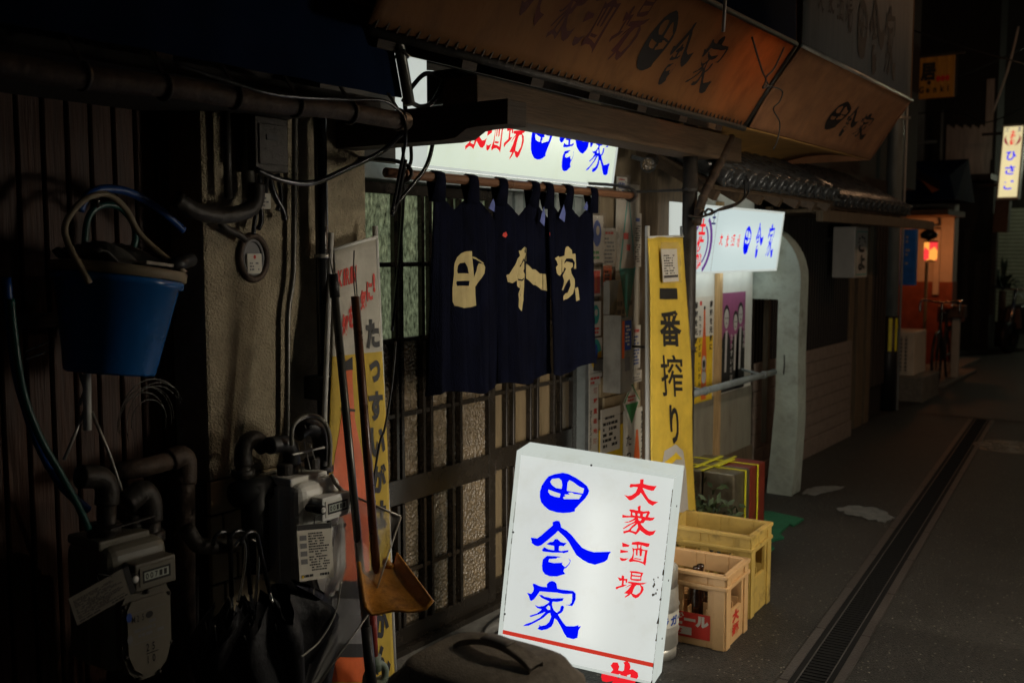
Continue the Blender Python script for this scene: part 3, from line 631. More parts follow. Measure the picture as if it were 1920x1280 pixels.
s2 = thing('bay_sign', 'tilted backlit box sign with purple and red emblem beside the bay window', 'sign', (5.6, 2.3, 1.48))
lean = math.radians(7); SF = Fr((4.935, 2.34, 1.478), (1, 0, 0), (0, -math.sin(lean), math.cos(lean))); SW, SH = 1.458, .378; t = .012
m = MB(); m.fbox(SF, 0, SW, 0, t, -.14, .004); m.fbox(SF, 0, SW, SH - t, SH, -.14, .004); m.fbox(SF, 0, t, t, SH - t, -.14, .004); m.fbox(SF, SW - t, SW, t, SH - t, -.14, .004); m.fbox(SF, t, SW - t, t, SH - t, -.14, -.132)
m.build('case', 'sign_case', s2, bevel=.002, seg=1)
m = MB(); m.hexa([SF(.03, -.002, -.13), SF(SW - .03, -.002, -.13), SF(SW - .03, -.002, -.03), SF(.03, -.002, -.03), SF(.03, -.0005, -.13), SF(SW - .03, -.0005, -.13), SF(SW - .03, -.0005, -.03), SF(.03, -.0005, -.03)]); m.build('spill_glow', 'sign_glow_cool', s2)  # added glow under the box, brightening the panels and wing wall
m = MB(); m.rect(SF, t, SW - t, t, SH - t, -.002); m.build('face', 'sign_face_cool', s2)
m = MB(); m.cyl(SF(.5, .19, -.08), SF(1.48, .19, -.08), .014, 10); m.build('tube_lamp', 'tube', s2)
m = MB()
def sp(x, y): return SF.px(x, y)
def sglyph(k, xa, ya, xb, yb): p = sp(xa, ya); q = sp(xb, yb); brush(m, k, SF, p[0], p[1], q[0] - p[0], q[1] - p[1], .001)
for k, r in zip(DSSB, [(1347, 461, 1357, 438), (1359, 464, 1368, 438), (1369, 462, 1379, 440), (1380, 465, 1389, 440)]): sglyph(k, *r)
m.m = 1
for k, r in zip(TSY, [(1391, 477, 1411, 424), (1412, 484, 1435, 418), (1434, 483, 1456, 420)]): sglyph(k, *r)
# emblem panel: a divider, navy characters, red brush column inside a purple crest
m.m = 4; x_ = sp(1340, 450)[0]; m.rect(SF, x_ - .003, x_, t, SH - t, .001)
m.m = 2; a = sp(1343, 405)[0]; m.text('王', SF, x_ - .075, .275, .055, .075, .001, .02); m.text('酒', SF, x_ - .33, .275, .055, .075, .001, .02)
m.m = 0
for i, ch in enumerate('土佐鶴'): m.text(ch, SF, x_ - .235 + (.0 if i else .005), .215 - i * .095, .085, .09, .002, .055)
m.m = 3
for s in (1, -1):
    for rr_, w in ((.135, .022), (.095, .012)):
        arc = [math.radians(a) for a in range(-62, 66, 8)]; cx = x_ - .19
        out = [(cx + s * (rr_ + w * math.cos(t_)) * math.cos(t_), .165 + 1.12 * (rr_ + w) * math.sin(t_)) for t_ in arc]
        inn = [(cx + s * rr_ * math.cos(t_) * .93, .165 + 1.12 * rr_ * math.sin(t_)) for t_ in arc]
        m.fill([out + inn[::-1]], SF, .0014)
by_colour(m, 'lettering', ['sign_red', 'sign_blue', 'sign_navy', 'sign_purple', 'rust_line'], s2)

gs = thing('standing_sign', 'large white lit standing sign leaning in front of the door, blue brush lettering', 'sign', (3.25, 1.9, 0))
W_, H_, D_ = .62, .775, .15; t = .010; G = SGN   # origin = top left corner of the face, v up
m = MB(); e = .018
m.fbox(G, 0, e, -H_, 0, -D_, .004); m.fbox(G, W_ - e * .4, W_, -H_, 0, -D_, .004); m.fbox(G, e, W_ - e * .4, -H_, -H_ + t, -D_, .004)
m.fbox(G, e, W_ - e * .4, -t, 0, -D_, .004)
m.build('case', 'sign_case', gs, bevel=.004)
# roof-like cap rising to the back
m = MB(); m.hexa([G(0, .0, .004), G(W_, .0, .004), G(W_, .0, -D_), G(0, .0, -D_), G(0, .004, .004), G(W_, .004, .004), G(W_, .022, -D_), G(0, .022, -D_)]); m.build('cap', 'sign_case', gs, bevel=.003)
m = MB(); m.rect(G, e, W_ - e * .4, -H_ + t, -t, -.003); m.build('face', 'sign_face', gs)
m = MB(); m.add([G(.03, -.03, -D_ - .001), G(W_ - .03, -.03, -D_ - .001), G(W_ - .03, -H_ + .03, -D_ - .001), G(.03, -H_ + .03, -D_ - .001)], [(0, 1, 2, 3)]); m.build('rear_face', 'sign_back', gs)
m = MB(); m.fbox(G, .02, W_ - .02, -H_ + .02, -.02, -D_ + .004, -D_ + .012); m.build('backing', 'frame_white', gs)  # unseen baffle added to keep the rear glow off the front face
m = MB(); m.cyl(G(.34, -.70, -.085), G(.34, -.12, -.085), .020, 12); m.build('tube_lamp', 'tube', gs)
m = MB()
for k in DSSB:
    for g in BRUSH[k]: m.fill(g, G, .0005)
m.m = 1
for k in TSY:
    for g in BRUSH[k]: m.fill(g, G, .0005)
m.m = 2; p = G.px(935, 1178); q = G.px(1228, 1243); m.rect(G, e, W_ - e * .4, p[1] - .016, p[1], .0005)
yb = p[1] - .016
m.m = 0
red = [(1030,530),(1070,515),(1110,525),(1140,490),(1115,450),(1140,418),(1185,420),(1200,460),(1190,495),(1230,505),(1245,495),(1250,440),(1240,420),(1270,405),(1300,425),(1310,465),(1300,490),(1330,485),(1380,520),(1385,560),(1360,590),(1350,650),(1300,700),(1180,700),(1090,690),(1140,600),(1075,610),(1035,600),(1022,560)]
m.fill([[G.px(930 + a / 5.189, 1160 + b / 5.189) for a, b in red], [G.px(930 + a / 5.189, 1160 + b / 5.189) for a, b in [(1170, 550), (1205, 530), (1225, 560), (1190, 575)]], [G.px(930 + a / 5.189, 1160 + b / 5.189) for a, b in [(1275, 545), (1310, 535), (1305, 570), (1280, 580)]]], G, .0005)
m.m = 3; m.text('酒', G, .045, yb - .075, .055, .055, .0005, .04)
by_colour(m, 'lettering', ['sign_red', 'sign_blue', 'sign_band', 'sign_navy'], gs)
m = MB(); rr = random.Random(9)
for u0, lo, hi in ((W_ - e * .4, -H_, -.05), (e, -H_ * .85, -.2)):
    y = lo
    while y < hi:
        l = rr.uniform(.008, .03); w = rr.uniform(.0006, .0024) + (.004 if y < -.36 and u0 > .3 and rr.random() < .25 else 0)
        m.add([G(u0 - w, y, .0046), G(u0 + w * .4, y, .0046), G(u0 + w * .4 * rr.uniform(.2, 1), y + l, .0046), G(u0 - w * rr.uniform(.2, 1), y + l, .0046)], [(0, 1, 2, 3)]); y += l * rr.uniform(.8, 1.15)
for k in range(14): a, b = W_ - .02 - rr.uniform(0, .022), -.375 - rr.uniform(0, .07); q = rr.uniform(.002, .006); m.ell(G, a, b, q * .6, q, .0012, 7)
m.build('rust_seam', 'rust_line', gs)
m = MB()
for a, b in ((.30, .003), (.02, -.30), (.02, -.62)): m.cyl(G(a, b - .010, .003), G(a, b - .010, .006), .004, 8)
for b in (-.12, -.40, -.62): m.cyl(G(W_ + .0, b, -.07), G(W_ + .002, b, -.07), .004, 8)
m.build('screw', 'iron', gs)
m = MB(); m.tube(smooth_path([G(.05, -H_ + .05, -D_), G(.0, -H_ + .0, -D_ - .06), V((3.15, 2.30, .02)), V((3.3, 2.42, .045)), V((3.5, 2.46, .045))], 5), .006, 6); m.build('lead', 'black', gs)
m = MB()
for a in (.05, W_ - .07):
    f0 = G(a, -H_, -.02); f1 = G(a, -H_, -.13)
    for f_ in (f0, f1):
        if f_.z > .006: m.bar((f_.x, f_.y, 0), (f_.x, f_.y, f_.z + .003), .03, .03)
    m.box(f0.x - .02, f1.x + .02, f0.y - .03, f0.y + .06, .0, .012)
m.build('foot', 'iron', gs)

# ------------------------------------------------------------------ curtain (noren) and its rod
rd = thing('curtain_rod', 'brown bamboo rod carrying the navy door curtain', 'rod', (3.2, 2.2, 1.85))
m = MB(); m.tube([(2.47 + .1 * k, 2.2 + .002 * math.sin(k * 3), 1.853) for k in range(18)], .0165, 12)
for k in range(4): m.lathe([(.0166, -.006), (.0185, 0), (.0166, .006)], (2.75 + .42 * k, 2.2, 1.853), (1, 0, 0), 12)
m.build('rod', 'bamboo', rd)
for x in (2.56, 4.12):
    m = MB(); m.tube(smooth_path([(x, 2.60, 1.93), (x, 2.25, 1.90), (x, 2.17, 1.86), (x, 2.2, 1.83), (x, 2.235, 1.86)], 4), .007, 8); m.build('hook', 'iron', rd)
nr = thing('door_curtain', 'navy cloth shop curtain in three panels with cream brush lettering', 'curtain', (3.25, 2.2, 1.1))
NX = [oy(p, 500, 2.2).x for p in (808, 925, 1012, 1108)]
panels = [(oy(812, 500, 2.2).x, oy(930, 500, 2.2).x), (oy(926, 500, 2.2).x, oy(1030, 500, 2.2).x), (oy(1022, 500, 2.2).x, oy(1106, 500, 2.2).x)]
tabs = [(808, 872), (936, 1000), (1020, 1068, 1104)]
tabs = [(818, 881), (937, 998), (1024, 1062, 1108)]
def nsurf(i):
    x0, x1 = panels[i]; tb = [oy(p, 345, 2.2).x for p in tabs[i]]
    def f(u, v):
        x = x0 + (x1 - x0) * u
        # top edge hangs between the tabs
        d = min(abs(x - t_) for t_ in tb); top = 1.80 - min(.085, .10 * (d / .16) ** 1.2)
        bot = 1.098 + .012 * math.sin(u * 7 + i) + (.02 * u if i == 2 else 0)
        amp = .006 + .012 * v
        y = 2.195 + .0035 * max(0, math.sin(x * 97)) ** 8 - .0025 * max(0, math.cos(v * 23 + i)) ** 30 + amp * math.sin(u * 6.5 + i * 2.1 + v * .6) + .004 * math.sin(u * 23 + 3 * v + i) * v - .015 * v
        if i == 0: y += .05 * max(0, .10 - u) / .10 * v      # left hem folds back
        return V((x + .008 * math.sin(u * 9 + v * 3) * v, y, top + (bot - top) * v))
    return f
def inv_cloth(f, px, py, u, v):
    """the (u, v) where the sight line of a print detail meets the cloth"""
    for _ in range(14):
        p = f(u, v); du = (f(u + 1e-3, v) - p) / 1e-3; dv = (f(u, v + 1e-3) - p) / 1e-3; q = oy(px, py, p.y)
        a, b, c, d = du.x, dv.x, du.z, dv.z; det = a * d - b * c
        if abs(det) < 1e-6: break
        ex, ez = q.x - p.x, q.z - p.z
        u = min(1, max(0, u + (d * ex - b * ez) / det)); v = min(1, max(0, v + (-c * ex + a * ez) / det))
    return u, v
def cloth_print(mb, f, loops_uv, off=.0025, cell=.05, ready=None):
    """lay an outline on a curved cloth, cut fine enough to follow its folds"""
    bm = bmesh.new(); tmp = MB()
    if ready: tmp.add([(u, v, 0) for u, v in ready[0]], ready[1])
    else: tmp.fill(loops_uv, Fr((0, 0, 0), (1, 0, 0), (0, 1, 0)))
    vs = [bm.verts.new(p) for p in tmp.v]
    for t_ in tmp.f:
        try: bm.faces.new([vs[i] for i in t_])
        except ValueError: pass
    bmesh.ops.triangulate(bm, faces=bm.faces[:]); k = cell
    while k < 1:
        for co_, no_ in (((k, 0, 0), (1, 0, 0)), ((0, k, 0), (0, 1, 0))):
            bmesh.ops.bisect_plane(bm, geom=bm.verts[:] + bm.edges[:] + bm.faces[:], plane_co=co_, plane_no=no_)
        k += cell
    bm.verts.index_update(); out = []
    for w in bm.verts:
        u, v = w.co.x, w.co.y; p = f(u, v); n = (f(u + 1e-3, v) - p).cross(f(u, v + 1e-3) - p).normalized()
        if n.dot(CAM - p) < 0: n = -n
        out.append(p + n * off)
    mb.add(out, [[w.index for w in fc.verts] for fc in bm.faces]); bm.free()
NT = {0: [[(370,143),(300,148),(230,175),(180,225),(150,290),(140,350),(140,440),(120,620),(122,790),(150,845),(270,872),(360,860),(425,840),(412,600),(470,520),(530,430),(540,350),(520,310),(460,300),(430,380),(410,440),(398,480),(385,330),(372,210)], [(215,298),(285,290),(315,350),(330,430),(190,430),(180,400),(190,330)], [(175,530),(340,525),(330,590),(180,590),(168,555)]]}
NTx = {0: [[(375,210),(450,245),(525,300),(510,305),(440,260),(380,235)]],
 1: [[(1045,88),(1072,110),(1070,270),(1030,400),(1050,440),(1040,520),(1040,600),(1030,720),(1010,915),(968,860),(968,700),(990,620),(950,590),(948,520),(890,555),(835,540),(810,455),(850,440),(920,330),(990,200),(972,140),(1015,120)], [(985,330),(1030,235),(1040,260),(1010,310),(985,350)], [(960,495),(1035,485),(1038,505),(965,515)]],
 2: [[(1605,82),(1655,130),(1660,180),(1700,175),(1712,370),(1680,370),(1695,290),(1665,240),(1560,275),(1555,310),(1665,295),(1670,340),(1640,370),(1650,430),(1690,500),(1690,620),(1670,690),(1590,760),(1545,778),(1545,720),(1600,680),(1640,580),(1625,500),(1580,560),(1540,650),(1525,640),(1555,520),(1535,460),(1580,370),(1560,350),(1545,400),(1510,445),(1460,420),(1450,350),(1475,320),(1440,235),(1480,205),(1560,200),(1570,110)]]}
NTy = {1: [[(1065,300),(1150,380),(1240,430),(1320,440),(1345,655),(1270,640),(1160,580),(1065,490)]], 2: [[(1695,620),(1735,605),(1755,770),(1710,788)]]}
for i in range(3):
    f = nsurf(i); m = MB(); m.grid(f, 60, 40); o = m.build('curtain_panel', 'noren', nr, solid=.002)
    hm = MB(); hm.grid(lambda u, v: f(u, .955 + .043 * v) + V((0, -.0035, 0)), 50, 2); hm.grid(lambda u, v: f(.012 + .03 * u, .02 + .95 * v) + V((0, -.003, 0)), 1, 40); hm.grid(lambda u, v: f(.958 + .03 * u, .02 + .95 * v) + V((0, -.003, 0)), 1, 40); hm.build('hem', 'noren', o)
    for t_ in tabs[i]:
        tp = MB(); x = oy(t_, 345, 2.2).x; w = .026; u = min(.97, max(.03, (x - panels[i][0]) / (panels[i][1] - panels[i][0]))); b = f(u, 0)
        ring = [(x, b.y - .003, b.z - .03), (x, 2.178, 1.845), (x, 2.184, 1.868), (x, 2.2, 1.8745), (x, 2.216, 1.868), (x, 2.222, 1.845), (x, b.y + .004, b.z - .03)]
        tp.add([V(p) + V((s * w * (1.5 if j in (0, 6) else 1), 0, 0)) for j, p in enumerate(ring) for s in (-1, 1)], [(2 * j, 2 * j + 1, 2 * j + 3, 2 * j + 2) for j in range(6)], True)
        tp.build('loop', 'noren', o, solid=.002)
    pr = MB()
    def cv(l):
        out = []
        for a, b in l:
            q = oy(830 + a / 6.857, 450 + b / 6.857, 2.19); out.append(inv_cloth(f, 830 + a / 6.857, 450 + b / 6.857, (q.x - panels[i][0]) / (panels[i][1] - panels[i][0]), .5))
        return out
    for dct in (NT, NTx, NTy):
        if i in dct: cloth_print(pr, f, [cv(l) for l in dct[i]])
    pr.build('lettering', 'cream_print', o)
    if i: # a small red stitched mark
        q = [(943, 437), (948, 434), (951, 441), (947, 446), (941, 442)] if i == 1 else [(1028, 437), (1032, 435), (1034, 441), (1030, 444)]
        rdm = MB(); cloth_print(rdm, f, [[inv_cloth(f, a, b, .1 if i == 1 else .05, .2) for a, b in q]]); rdm.build('stitched_mark', 'red_ink', o)
# pale lining shows where the panels gape at the top
m = MB()
for (x, z0, z1, w) in [(922, 397, 372, 6), (1017, 424, 388, 5), (1054, 416, 384, 6), (1098, 395, 378, 4)]:
    a = oy(x - w, z0 - (z0 - z1) * .25, 2.172); b = oy(x + w * .5, z1, 2.176); c = oy(x + w, z1 + (z0 - z1) * .5, 2.172); d = oy(x + w * .7, z0, 2.168); m = MB(); m.add([a, d, c, b], [(0, 1, 2, 3)]); m.build('lining', 'noren_back', nr, solid=.002)

# ------------------------------------------------------------------ spotlight, notices, letter box
sl = thing('spotlight', 'small dark cylinder spotlight fixed to the timber bracket', 'lamp', oy(1225, 300, 2.3))
p0, p1 = oy(1222, 300, 2.32), oy(1198, 335, 2.18); d = (p1 - p0).normalized()
m = MB(); m.lathe([(0, 0), (.030, 0), (.035, .01), (.035, .1), (.038, .105), (.038, .13), (.033, .13), (.030, .115)], p0, d, 20); m.build('housing', 'iron', sl)
m = MB(); m.lathe([(0, .118), (.030, .118)], p0, d, 20); m.build('lens', 'glass_frost', sl)
m = MB(); m.bar(p0 + d * .05, p0 + d * .05 + V((.0, .10, .03)), .02); m.build('arm', 'iron', sl)

def poster(label, name, cat, px, y, mats, draw, group=None, wrap=False):
    """flat sheet on the wall, given by the photo corners of its left, right, top and bottom"""
    xa = oy(px[0], px[2], y).x; xb = oy(px[1], px[2], y).x; z1 = oy((px[0] + px[1]) / 2, px[2], y).z; z0 = oy((px[0] + px[1]) / 2, px[3], y).z
    F = front(y, xa, z0); w = xb - xa; h_ = z1 - z0
    m = MB(); m.fbox(F, 0, w, 0, h_, -.003, 0); draw(m, F, w, h_)
    if not wrap: return tag(m.build(name, mats, base=(xa + w / 2, y, z0)), label, cat, group)
    t_ = thing(name, label, cat, (xa + w / 2, y, z0), group); m.build('sheet', mats, t_)
    rr = random.Random(len(label)); w2 = MB(); ph = [rr.uniform(0, 6) for _ in range(6)]
    w2.grid(lambda u, v: F(-.01 + (w + .02) * u, -.01 + (h_ + .02) * v, .010 + .004 * math.sin(u * 19 + ph[0] + 4 * math.sin(v * 9 + ph[1])) + .003 * math.sin(v * 31 + ph[2] + u * 11)), 24, 48); w2.build('plastic_sleeve', 'wrap', t_)
    return t_
def d_paper(n=10, seed=1, head=None):
    def f(m, F, w, h):
        m.m = 1; m.scribble(F, w * .1, h * .08, w * .8, h * .7, n, .001, seed)
        if head: m.m = head; m.scribble(F, w * .15, h * .82, w * .7, h * .12, 1, .001, seed, 1)
    return f
def d_pennant(up_ink):
    def f(m, F, w, h):
        m.m = 1; m.scribble(F, w * .08, h * .05, w * .8, h * .35, 8, .001, 4)
        m.m = 2; m.fill([[(w * .5, h * .28), (w * .86, h * .56), (w * .5, h * .98), (w * .14, h * .56)]], F, .001)
        m.m = 0; m.fill([[(w * .5, h * .56), (w * .80, h * .56), (w * .5, h * .94), (w * .2, h * .56)]], F, .0016); m.m = 3; m.scribble(F, w * .3, h * .58, w * .4, h * .18, 3, .002, 3)
    return f
poster('large wrinkled plastic-covered notice with a pennant drawing, right of the curtain', 'notice', 'notice', (1156, 1199, 345, 700), 2.485, ['paper_dim', 'mid_grey', 'teal_ink', 'red_ink'], d_pennant(2), wrap=True)
def d_blob(ink, under):
    def f(m, F, w, h): m.m = 1; m.ell(F, w * .5, h * .62, w * .34, h * .28, .001); m.m = 0; m.ell(F, w * .55, h * .68, w * .14, h * .10, .0016); m.m = 2; m.scribble(F, w * .1, h * .05, w * .8, h * .22, 2, .001, 5, 1)
    return f
poster('small plastic-wrapped poster with a dark blue oval beside the curtain hem', 'poster', 'poster', (1108, 1131, 404, 492), 2.486, ['paper_dim', 'blue_ink', 'green_ink'], d_blob(1, 2), wrap=True)
poster('small poster with an orange bottle on red, topmost but one beside the curtain', 'poster', 'poster', (1107, 1127, 505, 555), 2.486, ['paper_dim', 'orange_ink', 'red_ink'], lambda m, F, w, h: (setattr(m, 'm', 2), m.rect(F, w * .1, w * .9, h * .1, h * .95, .0008), setattr(m, 'm', 1), m.rect(F, w * .4, w * .62, h * .2, h * .6, .0014), m.rect(F, w * .46, w * .56, h * .6, h * .85, .0014)), wrap=True)
poster('white sticker with a round teal emblem left of the steel letter box', 'sticker', 'sticker', (1106, 1127, 565, 630), 2.486, ['paper', 'teal_ink', 'red_ink'], d_blob(1, 2))
poster('round green and yellow emblem sticker under the teal one', 'sticker', 'sticker', (1105, 1129, 634, 708), 2.486, ['paper', 'yellow_ink', 'teal_ink', 'blue_ink'], lambda m, F, w, h: (setattr(m, 'm', 1), m.ell(F, w * .5, h * .6, w * .42, h * .38, .001), setattr(m, 'm', 2), m.fill([[(w * (.5 + .42 * math.cos(a)), h * (.6 + .38 * math.sin(a))) for a in [k * math.pi / 10 + .2 for k in range(11)]]], F, .0014), setattr(m, 'm', 3), m.ell(F, w * .5, h * .6, w * .14, h * .26, .0018), setattr(m, 'm', 0)))
poster('crumpled orange wrapped card above the letter box lid', 'card', 'card', (1132, 1147, 498, 535), 2.486, ['orange_ink', 'ink'], d_paper(4, 9), wrap=True)
poster('white strip with a column of red characters at the edge of the doorway', 'strip_notice', 'notice', (1105, 1122, 722, 852), 2.480, ['paper', 'ink', 'red_ink'], lambda m, F, w, h: (setattr(m, 'm', 2), [m.text(c, F, w * .45, h * (.88 - .145 * k), w * .42, h * .075, .001, .03) for k, c in enumerate('酒蔵直送地酒')], setattr(m, 'm', 1), m.scribble(F, w * .08, h * .05, w * .22, h * .6, 30, .001, 8)))
poster('yellow beer poster half covered by a paper on the tiles', 'poster', 'poster', (1124, 1168, 800, 900), 2.476, ['yellow_ink', 'ink', 'paper'], lambda m, F, w, h: (setattr(m, 'm', 1), m.rect(F, w * .62, w * .75, h * .25, h * .42, .001), m.line('KIJF', F, w * .1, h * .35, h * .14, .001, .03, sx=.75)))
poster('white printed notice taped over the yellow poster on the tiles', 'notice', 'notice', (1127, 1163, 764, 846), 2.472, ['paper', 'ink', 'mid_grey'], lambda m, F, w, h: (setattr(m, 'm', 2), m.rect(F, w * .08, w * .94, h * .80, h * .806, .001), setattr(m, 'm', 1), m.scribble(F, w * .1, h * .1, w * .8, h * .62, 5, .001, 12), m.scribble(F, w * .2, h * .74, w * .6, h * .1, 1, .001, 2, 1)))
poster('white beer poster with an orange bottle low on the tiles', 'poster', 'poster', (1170, 1212, 765, 900), 2.476, ['paper', 'ink', 'orange_ink', 'yellow_ink'], lambda m, F, w, h: (setattr(m, 'm', 3), m.rect(F, w * .0, w, 0, h * .25, .0006), setattr(m, 'm', 2), m.fill([[(w * .42, 0), (w * .72, 0), (w * .72, h * .25), (w * .62, h * .7), (w * .54, h * .7), (w * .42, h * .25)]], F, .001), setattr(m, 'm', 1), m.line('たっす', F, w * .08, h * .52, w * .27, .0014, .02, True, sp=1.1), m.line('高知を元', F, w * .74, h * .82, w * .24, .0014, .03, True, sp=1.1)))
xm = oy(1184, 760, 2.468); F = front(2.466, xm.x, xm.z); w = oy(1200, 760, 2.468).x - oy(1169, 760, 2.468).x; hh = oy(1184, 718, 2.468).z - oy(1184, 796, 2.468).z
m = MB(); m.prism([(0, -hh * .55), (w / 2, .1 * hh), (0, hh * .55), (-w / 2, .1 * hh)], F, -.003, 0); m.m = 1; m.fill([[(0, -hh * .44), (w * .40, .06 * hh), (-w * .40, .06 * hh)]], F, .001); m.m = 2; m.scribble(F, -w * .25, .10 * hh, w * .5, hh * .16, 2, .0014, 6, 1); m.m = 1
for a, b in (((0, hh * .5), (w * .45, .1 * hh)), ((0, hh * .5), (-w * .45, .1 * hh))): m.bar(F(a[0], a[1], .001), F(b[0], b[1], .001), .006, .002, (0, -1, 0))
tag(m.build('pennant', ['paper', 'green_ink', 'red_ink']), 'small diamond pennant, white above green, hanging on the tiles', 'pennant')

poster('pale crumpled sheet taped between the curtain and the steel box, above the orange card', 'sheet', 'paper', (1131, 1155, 428, 500), 2.4865, ['paper_dim', 'mid_grey', 'red_ink'], d_paper(7, 21, 2), wrap=True)
poster('small grey leaflet overlapping the foot of the large wrinkled notice', 'leaflet', 'paper', (1187, 1201, 610, 690), 2.480, ['paper', 'blue_ink', 'red_ink'], d_paper(9, 22, 2))
poster('narrow bill of dark print along the right edge of the large wrinkled notice', 'bill', 'paper', (1190, 1203, 400, 500), 2.4785, ['paper_dim', 'ink', 'blue_ink'], d_paper(16, 23, 2))
poster('small white ticket under the round green and yellow sticker', 'ticket', 'paper', (1105, 1126, 700, 722), 2.483, ['paper', 'red_ink', 'ink'], d_paper(2, 24))
poster('torn beige scrap pasted under the hem of the large wrinkled notice', 'scrap', 'paper', (1186, 1204, 694, 716), 2.482, ['paper_dim', 'mid_grey', 'red_ink'], d_paper(3, 25))
poster('blue and white bill high on the notice wall under the timber bracket', 'bill', 'paper', (1157, 1176, 332, 372), 2.479, ['paper', 'blue_ink', 'red_ink'], d_paper(4, 26, 2), wrap=True)
lb = thing('letter_box', 'tall open stainless steel letter box with its lid raised', 'letter box', oy(1160, 735, 2.4))
P = [oz(1, 1)] if False else None
c0 = oy(1163, 738, 2.33); xl = c0.x; F = Fr((xl, 2.485, c0.z), (0, -1, 0), (0, 0, 1)); yk = min(2.485, ox(1131, 660, xl).y); Hb = oy(1163, 592, 2.33).z - c0.z; Wb = oy(1184, 738, 2.33).x - xl
m = MB(); t = .003
m.box(xl, xl + t, 2.33, yk, c0.z, c0.z + Hb); m.box(xl + Wb - t, xl + Wb, 2.33, yk, c0.z, c0.z + Hb * .97); m.box(xl + t, xl + Wb - t, 2.33, 2.33 + t, c0.z, c0.z + Hb * .97); m.box(xl + t, xl + Wb - t, yk - .003, yk, c0.z, c0.z + Hb); m.box(xl + t, xl + Wb - t, 2.33 + t, yk - .003, c0.z, c0.z + t)
m.build('box', 'steel', lb)
zt_ = c0.z + Hb; zl_ = oy(1140, 527, 2.47).z
m = MB(); m.hexa([(xl, yk - .007, zt_ + .004), (xl + Wb, yk - .007, zt_ + .004), (xl + Wb, yk - .001, zt_ + .004), (xl, yk - .001, zt_ + .004), (xl, yk - .019, zl_), (xl + Wb, yk - .019, zl_), (xl + Wb, yk - .013, zl_), (xl, yk - .013, zl_)]); m.box(xl - .003, xl + Wb + .003, yk - .03, yk - .011, zl_, zl_ + .006); m.box(xl - .004, xl, yk - .035, yk - .001, zt_ + .004, zl_); m.build('lid', 'steel', lb)
m = MB(); m.box(xl + .01, xl + Wb - .01, yk, 2.487, c0.z + .1, c0.z + .16); m.build('bracket', 'iron', lb)
F = front(2.3285, xl, c0.z); m = MB(); m.m = 0; m.rect(F, .01, Wb * .3, Hb * .45, Hb * .93, 0); m.m = 1; m.rect(F, Wb * .32, Wb * .9, Hb * .55, Hb * .93, 0); m.m = 2; m.rect(F, Wb * .35, Wb * .8, Hb * .28, Hb * .46, 0); m.m = 3; m.scribble(F, Wb * .38, Hb * .6, Wb * .45, Hb * .28, 6, .0008, 3); m.build('label', ['orange_ink', 'blue_ink', 'mid_grey', 'paper'], lb)

# ------------------------------------------------------------------ posters in the bay window, handrail, post
def d_beer(m, F, w, h):
    m.m = 1; m.rect(F, 0, w, 0, h * .62, .0008); m.m = 3
    m.fill([[(w * .40, h * .02), (w * .66, h * .02), (w * .66, h * .45), (w * .58, h * .72), (w * .56, h * .9), (w * .49, h * .9), (w * .48, h * .72), (w * .40, h * .45)]], F, .0014)
    m.m = 4; m.ell(F, w * .53, h * .36, w * .115, h * .08, .002); m.ell(F, w * .53, h * .24, w * .115, h * .07, .002); m.m = 2; m.ell(F, w * .53, h * .36, w * .07, h * .04, .0026); m.rect(F, w * .485, w * .565, h * .88, h * .91, .002)
    m.line('たっすいがは、いかん', F, w * .24, h * .78, w * .13, .0016, .03, True, sp=1.2)
    for a in (.03, .80): m.line('高知を元気に', F, w * a, h * .90, w * .15, .0016, .045, True, sp=1.25); m.scribble(F, w * (a + .05), h * .05, w * .05, h * .25, 24, .0016, 3)
    m.m = 5; m.rect(F, w * .28, w * .38, h * .92, h * .96, .0014)
poster('yellow and white beer poster with orange bottle in the bay window', 'poster', 'poster', (1302, 1338, 556, 752), 2.487, ['paper', 'yellow_ink', 'ink', 'orange_ink', 'screen_white', 'red_ink'], d_beer)
def d_people(m, F, w, h):
    m.m = 1; m.rect(F, w * .06, w, 0, h, .0006); m.m = 2; m.rect(F, w * .06, w, 0, h * .42, .0010)
    for cx, cy, s in ((.24, .74, 1.), (.60, .69, .85), (.80, .76, .95)):
        m.m = 2; m.fill([[(w * (cx - .19 * s), 0), (w * (cx + .19 * s), 0), (w * (cx + .17 * s), h * (cy - .22)), (w * (cx + .08), h * (cy - .14)), (w * (cx - .08), h * (cy - .14)), (w * (cx - .17 * s), h * (cy - .22))]], F, .0014)
        m.ell(F, w * cx, h * (cy + .02), w * .115 * s, h * .12 * s, .0016)
        m.m = 0; m.ell(F, w * cx, h * cy, w * .09 * s, h * .10 * s, .002); m.fill([[(w * (cx - .05), h * .2), (w * (cx + .02), h * .2), (w * (cx + .05), h * (cy - .12)), (w * (cx - .03), h * (cy - .12))]], F, .0018)
        m.m = 2; m.rect(F, w * (cx - .05 * s), w * (cx - .015), h * cy, h * (cy + .012), .0024); m.rect(F, w * (cx + .02), w * (cx + .055 * s), h * cy, h * (cy + .012), .0024); m.rect(F, w * (cx - .025), w * (cx + .03), h * (cy - .05), h * (cy - .042), .0024)
    m.m = 0; m.line('たっすいがは', F, w * .40, h * .52, w * .11, .0026, .02, True, sp=1.15); m.line('いかん会', F, w * .90, h * .62, w * .09, .0026, .02, True, sp=1.15)
poster('purple poster of three people in dark suits in the bay window', 'poster', 'poster', (1351, 1398, 548, 730), 2.487, ['screen_white', 'purple_ink', 'ink'], d_people)
hr = thing('handrail', 'grey-green tubular handrail across the bay window', 'handrail', (5.9, 2.36, .9))
ra, rb = oy(1296, 748, 2.34), oy(1452, 690, 2.34); ra.z = rb.z = (ra.z + rb.z) / 2
m = MB(); m.tube([ra, rb], .020, 14); m.build('rail', 'pole_grey', hr)
